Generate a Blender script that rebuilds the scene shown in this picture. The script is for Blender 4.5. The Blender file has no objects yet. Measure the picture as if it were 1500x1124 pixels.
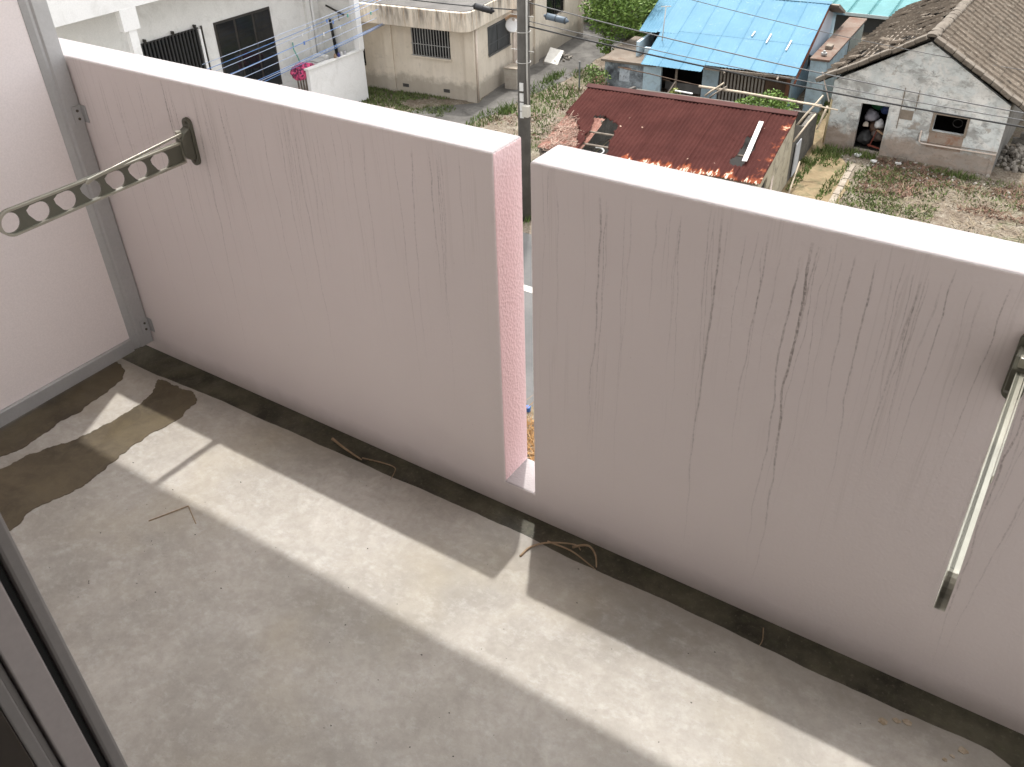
import bpy, bmesh, math, random
from mathutils import Vector, Matrix, noise as mnoise
S = bpy.context.scene
rnd = random.Random(7)
R = math.radians

# ------------------------------------------------------------------ camera, sky, sun, exposure
cam_d = bpy.data.cameras.new('camera'); cam = bpy.data.objects.new('camera', cam_d)
S.collection.objects.link(cam); S.camera = cam
cam_d.sensor_width = 36; cam_d.lens = 31.2; cam_d.clip_start = .01; cam_d.clip_end = 2000
def cam_axes(yaw, pitch, roll):
    cy, sy, cp, sp = math.cos(yaw), math.sin(yaw), math.cos(pitch), math.sin(pitch)
    f = Vector((sy*cp, cy*cp, sp)); r = Vector((cy, -sy, 0)); u = r.cross(f)
    c, s = math.cos(roll), math.sin(roll)
    return c*r+s*u, -s*r+c*u, f
cr, cu, cf = cam_axes(-.60153, -.62866, -.03141)
M = Matrix((cr, cu, -cf)).transposed().to_4x4(); M.translation = Vector((2.751, -1.585, 1.862)); cam.matrix_world = M
cam_d.dof.use_dof = True; cam_d.dof.focus_distance = 7.0; cam_d.dof.aperture_fstop = 20

SUN_D = Vector((.14, -.266, -1)).normalized()
W = bpy.data.worlds.new('World'); S.world = W; W.use_nodes = True
wn = W.node_tree.nodes; wl = W.node_tree.links
sky = wn.new('ShaderNodeTexSky'); sky.sky_type = 'NISHITA'; sky.sun_disc = False
sky.sun_elevation = math.asin(-SUN_D.z); sky.sun_rotation = math.atan2(-SUN_D.x, -SUN_D.y)
sky.air_density = 1.0; sky.dust_density = 2.5; sky.ozone_density = 1.0
wn['Background'].inputs['Strength'].default_value = .15
# even bright veil added to the sky to lift the shade: less blue, far brighter
bw = wn.new('ShaderNodeRGBToBW'); mul = wn.new('ShaderNodeVectorMath'); mul.operation = 'SCALE'; mul.inputs[0].default_value = (1.0, .985, .965)
gain = wn.new('ShaderNodeMath'); gain.operation = 'MULTIPLY'; gain.inputs[1].default_value = 4.2
veil = wn.new('ShaderNodeMix'); veil.data_type = 'RGBA'; veil.inputs[0].default_value = .7
wl.new(sky.outputs[0], bw.inputs[0]); wl.new(bw.outputs[0], gain.inputs[0]); wl.new(gain.outputs[0], mul.inputs['Scale'])
wl.new(sky.outputs[0], veil.inputs[6]); wl.new(mul.outputs[0], veil.inputs[7]); wl.new(veil.outputs[2], wn['Background'].inputs['Color'])
sun_d = bpy.data.lights.new('sun', 'SUN'); sun = bpy.data.objects.new('sun', sun_d); S.collection.objects.link(sun)
sun_d.energy = 2.6; sun_d.angle = R(.8); sun_d.color = (1, .97, .925)
sun.rotation_euler = SUN_D.to_track_quat('-Z', 'Y').to_euler()
S.view_settings.view_transform = 'Standard'; S.view_settings.look = 'None'; S.view_settings.gamma = 1
S.view_settings.use_curve_mapping = False; S.view_settings.exposure = .57
S.cycles.max_bounces = 10; S.cycles.diffuse_bounces = 6

# ------------------------------------------------------------------ helpers
def lin(r, g, b):
    f = lambda v: (v/255/12.92) if v <= 10 else ((v/255+.055)/1.055)**2.4
    return (f(r), f(g), f(b), 1)
class MB:
    def __init__(s): s.v = []; s.f = []
    def add(s, vs, fs):
        n = len(s.v); s.v += [tuple(v) for v in vs]; s.f += [tuple(i+n for i in f) for f in fs]; return s
    def box(s, x0, y0, z0, x1, y1, z1):
        if x0 > x1: x0, x1 = x1, x0
        if y0 > y1: y0, y1 = y1, y0
        if z0 > z1: z0, z1 = z1, z0
        return s.add([(x0,y0,z0),(x1,y0,z0),(x1,y1,z0),(x0,y1,z0),(x0,y0,z1),(x1,y0,z1),(x1,y1,z1),(x0,y1,z1)],
              [(3,2,1,0),(4,5,6,7),(0,1,5,4),(1,2,6,5),(2,3,7,6),(3,0,4,7)])
    def bar(s, a, b, w, h, up=(0,0,1)):
        a = Vector(a); b = Vector(b); d = (b-a).normalized(); up = Vector(up)
        if abs(d.dot(up)) > .98: up = Vector((1,0,0))
        x = d.cross(up).normalized()*w/2; y = x.cross(d).normalized()*h/2
        vs = [p+i*x+j*y for p in (a, b) for i, j in ((-1,-1),(1,-1),(1,1),(-1,1))]
        return s.add(vs, [(3,2,1,0),(4,5,6,7),(0,1,5,4),(1,2,6,5),(2,3,7,6),(3,0,4,7)])
    def tube(s, pts, r, n=8, caps=True):
        pts = [Vector(p) for p in pts]; rs = r if isinstance(r, (list, tuple)) else [r]*len(pts); ring = []
        for i, p in enumerate(pts):
            d = (pts[min(i+1, len(pts)-1)]-pts[max(i-1, 0)]).normalized()
            up = Vector((0,0,1)) if abs(d.z) < .95 else Vector((1,0,0))
            x = d.cross(up).normalized(); y = x.cross(d)
            ring.append([p+rs[i]*(math.cos(2*math.pi*k/n)*x+math.sin(2*math.pi*k/n)*y) for k in range(n)])
        vs = [v for q in ring for v in q]; fs = []
        for i in range(len(pts)-1):
            for k in range(n):
                a = i*n+k; b = i*n+(k+1) % n; fs.append((a, b, b+n, a+n))
        if caps: fs.append(tuple(range(n))[::-1]); fs.append(tuple((len(pts)-1)*n+k for k in range(n)))
        return s.add(vs, fs)
    def poly(s, outer, holes, fn, t0, t1):
        """2D outline with holes, thickened from t0 to t1; fn(u, v, t) -> point"""
        bm = bmesh.new(); es = []
        for lp in [outer]+list(holes):
            vs = [bm.verts.new((p[0], p[1], 0)) for p in lp]
            es += [bm.edges.new((vs[i], vs[(i+1) % len(vs)])) for i in range(len(vs))]
        bmesh.ops.triangle_fill(bm, edges=es, use_beauty=True, use_dissolve=False, normal=(0,0,1))
        bm.verts.index_update(); n = len(bm.verts)
        co = [(v.co.x, v.co.y) for v in bm.verts]; tri = [[v.index for v in f.verts] for f in bm.faces]
        be = [(e.verts[0].index, e.verts[1].index) for e in bm.edges if len(e.link_faces) == 1]
        bm.free()
        vs = [fn(u, v, t0) for u, v in co]+[fn(u, v, t1) for u, v in co]
        fs = [tuple(t) for t in tri]+[tuple(i+n for i in t[::-1]) for t in tri]+[(a, b, b+n, a+n) for a, b in be]
        return s.add(vs, fs)
    def prism(s, pts, fn, t0, t1):
        n = len(pts); vs = [fn(u, v, t0) for u, v in pts]+[fn(u, v, t1) for u, v in pts]
        return s.add(vs, [tuple(range(n))[::-1], tuple(range(n, 2*n))]+[(i, (i+1) % n, (i+1) % n+n, i+n) for i in range(n)])
    def mesh(s, name, m, bevel=0, smooth=False, segs=2):
        me = bpy.data.meshes.new(name); me.from_pydata(s.v, [], s.f); me.validate()
        bm = bmesh.new(); bm.from_mesh(me)
        if bevel:
            bmesh.ops.remove_doubles(bm, verts=bm.verts, dist=1e-5)
            ee = [e for e in bm.edges if len(e.link_faces) == 2 and e.calc_face_angle(0) > .5]
            bmesh.ops.bevel(bm, geom=ee, offset=bevel, segments=segs, profile=.5, affect='EDGES', clamp_overlap=True)
        bmesh.ops.recalc_face_normals(bm, faces=bm.faces)
        bm.to_mesh(me); bm.free()
        if m: me.materials.append(m)
        if smooth:
            for p in me.polygons: p.use_smooth = True
        return me
    def build(s, name, m, parent=None, label=None, cat=None, group=None, kind=None, **k):
        return link(name, s.mesh(name, m, **k), parent, label, cat, group, kind)
def tag(o, label=None, cat=None, group=None, kind=None):
    for k, v in (('label', label), ('category', cat), ('group', group), ('kind', kind)):
        if v: o[k] = v
    return o
def link(name, me, parent=None, label=None, cat=None, group=None, kind=None):
    o = bpy.data.objects.new(name, me); S.collection.objects.link(o)
    if parent: o.parent = parent
    return tag(o, label, cat, group, kind)
def thing(name, label, cat, loc=(0,0,0), rz=0, group=None):
    o = link(name, None, None, label, cat, group); o.location = loc; o.rotation_euler = (0,0,rz); o.empty_display_size = .1; return o
XZ = lambda u, v, t: (u, t, v)
YZ = lambda u, v, t: (t, u, v)
XY = lambda u, v, t: (u, v, t)
def fract(poly, amp, it=3, seed=1, close=True):
    r = random.Random(seed); pts = [Vector((p[0], p[1])) for p in poly]
    for k in range(it):
        out = []
        n = len(pts)
        for i in range(n if close else n-1):
            a = pts[i]; b = pts[(i+1) % n]; d = b-a; nn = Vector((-d.y, d.x))
            out += [a, (a+b)/2+nn*r.uniform(-amp, amp)]
        if not close: out.append(pts[-1])
        pts = out
    return [(p.x, p.y) for p in pts]
def smooth_poly(pts, it=2):
    pts = [Vector(p) for p in pts]
    for _ in range(it):
        o = []
        for i in range(len(pts)):
            a = pts[i]; b = pts[(i+1) % len(pts)]; o += [a*.75+b*.25, a*.25+b*.75]
        pts = o
    return [(p.x, p.y) for p in pts]

class Mt:
    """small node-material builder; colours are linear rgba"""
    def __init__(s, name):
        s.m = bpy.data.materials.new(name); s.m.use_nodes = True; s.t = s.m.node_tree; s.b = s.t.nodes['Principled BSDF']
        s._pos = None
    def n(s, t, **k):
        o = s.t.nodes.new(t)
        for a, v in k.items(): setattr(o, a, v)
        return o
    def set(s, sock, v):
        if isinstance(v, bpy.types.NodeSocket): s.t.links.new(v, sock)
        elif v is not None: sock.default_value = v
    def pos(s):
        if not s._pos: s._pos = s.n('ShaderNodeNewGeometry')
        return s._pos.outputs['Position']
    def nrm(s): s.pos(); return s._pos.outputs['Normal']
    def island(s): s.pos(); return s._pos.outputs['Random Per Island']
    def objrand(s): return s.n('ShaderNodeObjectInfo').outputs['Random']
    def obj(s): return s.n('ShaderNodeTexCoord').outputs['Object']
    def sc(s, v, x, y=None, z=None, off=(0,0,0)):
        o = s.n('ShaderNodeMapping'); s.set(o.inputs['Vector'], v)
        o.inputs['Scale'].default_value = (x, x if y is None else y, x if z is None else z); o.inputs['Location'].default_value = off
        return o.outputs[0]
    def noise(s, scale, detail=4, rough=.55, dist=0, v=None, col=False):
        o = s.n('ShaderNodeTexNoise'); s.set(o.inputs['Vector'], v if v is not None else s.pos())
        o.inputs['Scale'].default_value = scale; o.inputs['Detail'].default_value = detail; o.inputs['Roughness'].default_value = rough
        o.inputs['Distortion'].default_value = dist
        return o.outputs['Color' if col else 'Fac']
    def voro(s, scale, v=None, feature='F1', out='Distance'):
        o = s.n('ShaderNodeTexVoronoi', feature=feature); s.set(o.inputs['Vector'], v if v is not None else s.pos()); o.inputs['Scale'].default_value = scale
        return o.outputs[out]
    def ramp(s, f, *st, interp='LINEAR'):
        o = s.n('ShaderNodeValToRGB'); s.set(o.inputs[0], f); e = o.color_ramp.elements; o.color_ramp.interpolation = interp
        while len(e) < len(st): e.new(.5)
        for i, (p, c) in enumerate(st):
            e[i].position = p; e[i].color = c if isinstance(c, (tuple, list)) else (c, c, c, 1)
        return o.outputs[0]
    def math(s, op, a, b=None, clamp=False):
        o = s.n('ShaderNodeMath', operation=op, use_clamp=clamp); s.set(o.inputs[0], a)
        if b is not None: s.set(o.inputs[1], b)
        return o.outputs[0]
    def mix(s, f, a, b, mode='MIX'):
        o = s.n('ShaderNodeMix', data_type='RGBA', blend_type=mode); s.set(o.inputs[0], f); s.set(o.inputs[6], a); s.set(o.inputs[7], b); return o.outputs[2]
    def xyz(s, v=None):
        o = s.n('ShaderNodeSeparateXYZ'); s.set(o.inputs[0], v if v is not None else s.pos()); return o.outputs
    def comb(s, x, y, z):
        o = s.n('ShaderNodeCombineXYZ'); s.set(o.inputs[0], x); s.set(o.inputs[1], y); s.set(o.inputs[2], z); return o.outputs[0]
    def bump(s, h, strength=.3, dist=.01):
        o = s.n('ShaderNodeBump'); s.set(o.inputs['Height'], h); o.inputs['Strength'].default_value = strength; o.inputs['Distance'].default_value = dist
        s.t.links.new(o.outputs[0], s.b.inputs['Normal']); return s
    def out(s, color, rough=.8, metal=0, spec=.4, **k):
        s.set(s.b.inputs['Base Color'], color); s.set(s.b.inputs['Roughness'], rough); s.set(s.b.inputs['Metallic'], metal); s.set(s.b.inputs['Specular IOR Level'], spec)
        for a, v in k.items(): s.set(s.b.inputs[a.replace('_', ' ')], v)
        return s.m
def mott(name, a, b, scale=3, rough=.85, bump=.25, fine=40, dirt=None, dirt_amt=.4, metal=0, spec=.3, bd=.01, objvar=0):
    """two-tone mottled surface with fine grain"""
    t = Mt(name); f = t.ramp(t.noise(scale, 6, .62), (.35, 0.), (.66, 1.)); c = t.mix(f, a, b)
    g = t.noise(fine, 5, .6); c = t.mix(t.ramp(g, (.3, .35), (.7, 0.)), c, tuple(x*.72 for x in a[:3])+(1,))
    if dirt: c = t.mix(t.math('MULTIPLY', t.ramp(t.noise(scale*1.7, 7, .7, .6), (.5, 0.), (.68, 1.)), dirt_amt), c, dirt)
    if objvar:
        r = t.objrand(); c = t.mix(t.math('MULTIPLY', r, objvar), c, tuple(x*.45 for x in a[:3])+(1,))
    t.bump(g, bump, bd); return t.out(c, rough, metal, spec)
def plain(name, c, rough=.6, metal=0, spec=.4): return mott(name, c, tuple(x*.85 for x in c[:3])+(1,), 6, rough, .06, 60, metal=metal, spec=spec)

# ------------------------------------------------------------------ materials of the balcony
def parapet_material():
    t = Mt('pink_render'); p = t.pos(); x, y, z = t.xyz()[:3]
    base = t.mix(t.ramp(t.noise(1.3, 5), (.35, 0.), (.68, 1.)), (.78, .60, .61, 1), (.75, .58, .585, 1))
    ny = t.xyz(t.nrm())[1]
    inner = t.math('LESS_THAN', ny, -.5)                                # the face towards the room carries the run-off marks
    base = t.mix(inner, base, t.mix(t.ramp(t.noise(1.1, 5), (.35, 0.), (.68, 1.)), (.785, .725, .715, 1), (.75, .695, .685, 1)))
    topf = t.math('GREATER_THAN', t.xyz(t.nrm())[2], .5); base = t.mix(topf, base, t.mix(t.ramp(t.noise(2.6, 7, .7), (.35, 0.), (.66, 1.)), (.305, .284, .286, 1), (.36, .336, .338, 1)))  # upward faces darkened in colour so the sunlit coping clips less
    wig = t.math('MULTIPLY', t.math('SUBTRACT', t.noise(3.2, 3, .6), .5), .02)
    xs = t.math('ADD', x, wig)
    st = t.noise(1, 3, .55, v=t.comb(t.math('MULTIPLY', xs, 44), 3.7, t.math('MULTIPLY', z, .5)))
    line = t.ramp(t.math('ABSOLUTE', t.math('SUBTRACT', st, .5)), (0, 1.), (.010, .6), (.026, 0.))
    top = t.math('ADD', t.math('MULTIPLY', t.noise(1, 3, .6, v=t.comb(t.math('MULTIPLY', x, 5), 1.3, 0.)), 1.5), -.1)
    fade = t.ramp(t.math('SUBTRACT', t.math('MULTIPLY', z, .91), t.math('SUBTRACT', 1., top)), (.0, 0.), (.3, .9))
    patch = t.ramp(t.noise(1, 4, .6, v=t.comb(t.math('MULTIPLY', x, 8), 9., t.math('MULTIPLY', z, 1.5))), (.48, .0), (.68, 1.))
    k = t.math('MULTIPLY', t.math('MULTIPLY', line, fade), t.math('MULTIPLY', patch, inner))
    broad = t.ramp(t.noise(1, 4, .6, v=t.comb(t.math('MULTIPLY', xs, 9), 5., t.math('MULTIPLY', z, .35))), (.45, 0.), (.75, 1.))
    k2 = t.math('MULTIPLY', t.math('MULTIPLY', broad, inner), t.ramp(z, (.35, .1), (1.1, .55)))
    c = t.mix(t.math('MULTIPLY', k2, .06), base, (.42, .37, .33, 1))
    c = t.mix(t.math('MULTIPLY', k, .20), c, (.20, .17, .13, 1))
    # grime just above the gutter
    low = t.ramp(t.math('ADD', z, t.math('MULTIPLY', t.noise(14, 4), .05)), (.03, .8), (.10, 0.))
    c = t.mix(t.math('MULTIPLY', low, t.math('MULTIPLY', inner, .55)), c, (.3, .26, .22, 1))
    speck = t.ramp(t.noise(120, 2, .5), (.73, 0.), (.78, .5)); c = t.mix(t.math('MULTIPLY', speck, .5), c, (.25, .2, .17, 1))
    h = t.mix(.5, t.voro(125), t.noise(110, 3, .6))
    nx = t.math('ABSOLUTE', t.xyz(t.nrm())[0])
    b = t.n('ShaderNodeBump'); t.set(b.inputs['Height'], h); t.set(b.inputs['Strength'], t.math('ADD', .22, t.math('MULTIPLY', nx, .45))); b.inputs['Distance'].default_value = .004
    t.t.links.new(b.outputs[0], t.b.inputs['Normal'])
    return t.out(c, .75, spec=.25)
def floor_material():
    t = Mt('balcony_concrete'); x, y, z = t.xyz()[:3]
    f1 = t.noise(2.2, 7, .65, .4); f2 = t.noise(7, 8, .7, .8); f3 = t.noise(38, 6, .7); f4 = t.noise(16, 6, .75, 1.5)
    c = t.mix(t.ramp(f1, (.36, 0.), (.64, 1.)), (.255, .235, .205, 1), (.41, .385, .348, 1))
    c = t.mix(t.math('MULTIPLY', t.ramp(f2, (.42, 0.), (.68, 1.)), .42), c, (.47, .448, .41, 1))
    c = t.mix(t.math('MULTIPLY', t.ramp(f4, (.5, 0.), (.7, 1.)), .28), c, (.25, .23, .20, 1))
    c = t.mix(t.math('MULTIPLY', t.ramp(t.noise(3.1, 8, .72, .3, v=t.sc(t.pos(), 1, 1, 1, (5, 2, 0))), (.48, 0.), (.70, 1.)), .30), c, (.245, .243, .23, 1))
    c = t.mix(t.math('MULTIPLY', t.ramp(t.noise(20, 7, .78, .1, v=t.sc(t.pos(), 1, 1.4, 1)), (.50, 0.), (.68, 1.)), .38), c, (.53, .52, .50, 1))
    c = t.mix(t.math('MULTIPLY', t.ramp(f3, (.40, 1.), (.56, 0.)), .22), c, (.22, .20, .175, 1))
    tan = t.ramp(t.noise(1.7, 4, .6), (.54, 0.), (.74, .5)); c = t.mix(tan, c, (.35, .305, .22, 1))
    edge = t.ramp(t.math('ADD', y, t.math('MULTIPLY', t.noise(6, 6, .7), .10)), (0, 0.), (.03, 0.), (1, 0.))
    e2 = t.ramp(t.math('MULTIPLY', t.math('ADD', t.math('ADD', y, .30), t.math('MULTIPLY', t.math('SUBTRACT', t.noise(9, 7, .75, .5), .5), .32)), 6.), (.55, 0.), (1.15, .75))
    c = t.mix(t.math('MULTIPLY', e2, .6), c, (.22, .21, .185, 1))
    pits = t.ramp(t.voro(34), (.02, 1.), (.07, 0.)); pm = t.ramp(t.noise(5, 4), (.46, 0.), (.6, 1.))
    c = t.mix(t.math('MULTIPLY', t.math('MULTIPLY', pits, pm), .65), c, (.16, .14, .11, 1))
    t.bump(t.mix(.5, f3, t.noise(150, 4, .6)), .24, .004)
    return t.out(c, t.ramp(f2, (.3, .55), (.7, .8)), spec=.35)
def gutter_material():
    t = Mt('wet_gutter_concrete')
    c = t.mix(t.ramp(t.noise(7, 6, .65), (.36, 0.), (.65, 1.)), (.024, .022, .014, 1), (.092, .086, .058, 1))
    c = t.mix(t.ramp(t.noise(25, 5, .7), (.55, 0.), (.72, .6)), c, (.075, .080, .042, 1))
    c = t.mix(t.ramp(t.noise(90, 3, .6), (.58, 0.), (.72, .5)), c, (.15, .135, .10, 1))
    t.bump(t.noise(60, 5, .65), .35, .006)
    return t.out(c, t.ramp(t.noise(3, 4), (.4, .35), (.6, .75)), spec=.4)
def wet_material():
    t = Mt('rain_wet_concrete')
    c = t.mix(t.ramp(t.noise(3.4, 7, .65, .5), (.38, 0.), (.60, 1.)), (.048, .036, .020, 1), (.095, .074, .042, 1))
    c = t.mix(t.math('MULTIPLY', t.ramp(t.noise(22, 6, .7, 1), (.45, 0.), (.66, 1.)), .5), c, (.12, .094, .054, 1))
    t.bump(t.noise(60, 5, .6), .15, .003)
    return t.out(c, t.ramp(t.noise(5, 4), (.35, .32), (.65, .6)), spec=.45)
M_pink = parapet_material(); M_floor = floor_material(); M_gut = gutter_material(); M_wet = wet_material()
M_alu = mott('anodised_aluminium', (.50,.505,.51,1), (.44,.45,.455,1), 5, .45, .03, 120, metal=.3, spec=.5)
M_alu_d = mott('dull_aluminium', (.20,.205,.20,1), (.17,.175,.17,1), 8, .5, .03, 120, metal=.5)
M_panel = mott('cement_board_panel', (.86,.80,.795,1), (.84,.78,.775,1), 1.5, .7, .08, 180, bd=.002)
M_arm = mott('olive_bronze_metal', (.135,.135,.105,1), (.115,.115,.09,1), 9, .45, .03, 150, metal=.35, spec=.5)
M_armrim = mott('pale_bronze_rim', (.42,.41,.345,1), (.36,.35,.29,1), 14, .33, .05, 150, metal=.55, spec=.5)  # paler tone of the bracket metal for rim, clip and stay bar
M_screw = plain('screw_steel', (.12,.11,.09,1), .4, .7)
M_sash = mott('grey_sash_metal', (.21,.195,.187,1), (.19,.177,.17,1), 4, .5, .02, 90, metal=.1)
M_sash_l = mott('mauve_grey_sash', (.33,.295,.285,1), (.31,.278,.27,1), 4, .55, .02, 90, metal=.1)
M_rubber = plain('black_gasket', (.008,.008,.008,1), .8)
M_dark = plain('dark_brown_trim', (.03,.022,.016,1), .6)
M_room = plain('room_paint', (.55,.52,.48,1), .9)
M_facade = mott('facade_render', (.80,.75,.73,1), (.77,.72,.70,1), 2, .85, .3, 140, bd=.004)
M_straw = mott('dry_stalk', (.26,.18,.11,1), (.36,.27,.18,1), 30, .8, .1, 90)

# ------------------------------------------------------------------ our own balcony
MB().box(-2.4, -1.36, -.2, 3.5, 0, 0).build('balcony_slab', M_gut, kind='structure')
# screed: its edge along the gutter wanders; the far right corner is rounded
edge = [(-2.3,-.112),(.2,-.135),(.468,-.120),(.891,-.113),(1.241,-.111),(1.595,-.100),(1.75,-.099),(2.051,-.108),(2.433,-.108),(2.686,-.111),(2.90,-.106),(2.985,-.106),(3.045,-.128),(3.08,-.19),(3.09,-.4),(3.09,-1.36)]
pl = fract(edge, .018, 5, 3, close=False)
pl = [(x, y) for x, y in pl if y > -1.3 or True]
fl = MB().prism(pl+[(-2.3,-1.36)], XY, .0005, .03).build('balcony_floor', M_floor, kind='structure')
wet1 = [(.203,-1.05),(.203,-.835),(.201,-.744),(.208,-.654),(.235,-.586),(.271,-.535),(.279,-.476),(.291,-.392),(.297,-.313),(.282,-.244),(.27,-.20),(.235,-.169),(.225,-.145),(.30,-.142),(.40,-.136),(.459,-.168),(.453,-.199),(.476,-.256),(.471,-.315),(.456,-.408),(.467,-.522),(.491,-.602),(.491,-.675),(.472,-.732),(.447,-.807),(.475,-.84),(.48,-.893),(.441,-.974),(.42,-1.1)]
wet2 = [(.0,-.79),(.126,-.79),(.144,-.709),(.157,-.572),(.14,-.431),(.132,-.274),(.085,-.181),(.02,-.16),(-.1,-.17),(-.3,-.5),(-.1,-.75)]
for pts, sd in ((wet1, 5), (wet2, 9)):
    MB().prism(fract(smooth_poly(pts, 1), .16, 3, sd), XY, .0302, .0322).build('wet_patch', M_wet, fl)
t_ = Mt('old_drip_marks'); M_drip = t_.out(t_.mix(t_.ramp(t_.noise(90, 4), (.4, 0.), (.6, 1.)), (.27,.21,.14,1), (.38,.32,.25,1)), .8)
for x, y, r in ((2.766,-.159,.013),(2.792,-.141,.010),(2.814,-.133,.011),(2.933,-.139,.012),(2.905,-.182,.006),(2.917,-.165,.006)):
    q = [(x+r*math.cos(a)*rnd.uniform(.7,1.1), y+.75*r*math.sin(a)*rnd.uniform(.7,1.1)) for a in [2*math.pi*i/10 for i in range(10)]]
    MB().prism(q, XY, .0302, .0316).build('drip_mark', M_drip, fl)
rg = random.Random(31); m_ = MB()
for _ in range(150):
    x = rg.uniform(.35, 3.0); y = rg.uniform(-1.25, -.12) if rg.random() < .6 else rg.gauss(-.66, .12); s = rg.choice((.0009,.0012,.0015,.0022)); a = rg.uniform(0, 3.14); y = min(y, -.13)
    q = [(x+s*rg.uniform(.7,1.5)*math.cos(a+k*2.1), y+s*rg.uniform(.5,1.1)*math.sin(a+k*2.1)) for k in range(3)]
    m_.prism(q, XY, .0301, .0305+s*.5)
m_.build('floor_grit', M_dark, fl, kind='stuff')
# parapet with its slot
s1, s2, hs, T, H = 1.629, 1.729, .096, .1235, 1.1
par = MB().prism([(-2.4,-.2),(3.5,-.2),(3.5,H),(s2,H),(s2,hs),(s1,hs),(s1,H),(-2.4,H)], XZ, 0, T).build('parapet', M_pink, None,
    'pale pink rendered balcony parapet with a narrow drain slot and run-off streaks', 'parapet', bevel=.006, segs=3)
# run-off marks: explicit wandering lines, each a thin dirt film on the inner face
def dirt_film():
    t = Mt('runoff_dirt'); f = t.noise(130, 4, .75); a = t.ramp(f, (.44, 0.), (.54, 1.))
    fade = t.n('ShaderNodeAttribute', attribute_name='amount').outputs['Fac']
    t.b.inputs['Base Color'].default_value = (.13,.105,.075,1); t.b.inputs['Roughness'].default_value = .9
    t.set(t.b.inputs['Alpha'], t.math('MULTIPLY', t.math('ADD', .28, t.math('MULTIPLY', a, .72)), fade)); return t.m
M_film = dirt_film()
# x along the wall, drop below the top, length, strength, width in mm
drips = [(.47,.0,.55,.75,5),(.17,.03,.75,.4,5),(.225,.03,.4,.35,4),(.30,.02,.5,.3,4),(.60,.02,.95,.45,5),(.66,.02,.5,.22,5),(.78,.03,.4,.22,4),(.93,.02,.62,.35,5),(.99,.02,.85,.45,5),(1.02,.02,.5,.38,5),(1.07,.03,.4,.25,4),
 (1.18,.02,.5,.22,4),(1.235,.02,.65,.32,5),(1.39,.02,.68,.42,5),(1.44,.02,.45,.5,5),(1.475,.02,.38,.34,4),(1.53,.02,.3,.25,4),(1.80,.03,.5,.25,5),(1.87,.02,.4,.2,4),(1.908,.03,.75,.62,6),(1.93,.05,.5,.3,4),
 (1.985,.02,.6,.22,5),(2.045,.03,.3,.3,5),(2.10,.03,.45,.25,4),(2.185,.02,.95,.75,6),(2.20,.02,.2,.3,4),(2.285,.02,.62,.45,5),(2.315,.05,.4,.22,4),(2.352,.06,.85,.6,6),(2.372,.025,.97,.85,8),(2.385,.03,.25,.5,5),(2.43,.03,.3,.2,4),
 (2.455,.03,.42,.5,5),(2.492,.03,.62,.6,5),(2.525,.04,.4,.25,5),(2.55,.04,.55,.25,5),(2.575,.05,.52,.45,6),(2.61,.04,.45,.28,5),(2.68,.04,.4,.25,5),(2.77,.03,.8,.35,5),(2.803,.03,.98,.75,6),(2.82,.05,.6,.35,5),(2.86,.15,.85,.5,5),(2.95,.05,.7,.3,5),(3.02,.04,.6,.3,5)]
rd = random.Random(44)
for _ in range(85):
    x0 = rd.uniform(.1, 3.25)
    if s1-.03 < x0 < s2+.03: continue
    drips.append((x0, rd.uniform(.0,.06), rd.choice((.2,.3,.45,.6,.85))*rd.uniform(.7,1.15), rd.uniform(.28,.6), rd.uniform(2.4,3.8)))
fm = MB(); amt = []
for x0, dz, ln, k, w in drips:
    n = int(ln/.012); z = H-.008-dz; x = x0; vx = 0; rr = random.Random(int(x0*1000)); w2 = w*.00033
    vs = []
    for i in range(n+1):
        u = i/n; vx = vx*.5+rr.gauss(0, .00075); x += vx; ww = w2*(1.15-.5*u)*rr.uniform(.7, 1.25)
        vs += [(x-ww, -.0006, z), (x+ww, -.0006, z)]; z -= ln/n
        q = .56*k*(min(1, u*12)*.8+.2)*(1-u**2.2)*rr.uniform(.65, 1.1); amt += [q, q]
    fm.add(vs, [(2*i, 2*i+1, 2*i+3, 2*i+2) for i in range(n)])
me = bpy.data.meshes.new('runoff_streaks'); me.from_pydata(fm.v, [], fm.f); me.materials.append(M_film)
at_ = me.attributes.new('amount', 'FLOAT', 'POINT'); at_.data.foreach_set('value', amt)
link('runoff_streaks', me, par, kind='stuff')

# partition to the neighbour's balcony
pt = thing('partition_board', 'tall beige partition board in a grey aluminium frame beside the parapet end', 'partition', (0,0,0))
MB().box(-.004, -1.30, .095, .004, -.075, 1.96).build('panel', M_panel, pt)
f_ = MB().prism([(-.012,-.004),(.020,-.004),(.020,-.052),(.014,-.058),(.014,-.066),(.006,-.084),(-.012,-.084)], XY, .045, 2.0)
f_.build('frame_post', M_alu, pt, bevel=.001)
MB().prism([(-1.36,.045),(-.086,.045),(-.086,.094),(-1.36,.094)], lambda u, v, t: (t, u, v), -.012, .018).build('frame_rail', M_alu, pt, bevel=.002)
MB().box(-.012, -1.36, 1.96, .018, -.086, 2.0).build('frame_rail', M_alu, pt, bevel=.002)
MB().box(-.02, -.0038, .04, .0, -.001, 2.0).build('sealant_joint', M_dark, pt)
for z in (.92, .12):
    b = MB().box(.0202, -.036, z-.028, .0235, -.004, z+.028); b.box(.0202, -.0042, z-.028, .045, -.0012, z+.028)
    br = b.build('wall_bracket', M_alu, pt, bevel=.001)
    for dz in (-.013, .013): MB().tube([(.0235,-.02,z+dz),(.0262,-.02,z+dz)], .0045, 10).build('screw', M_screw, br)

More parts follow.
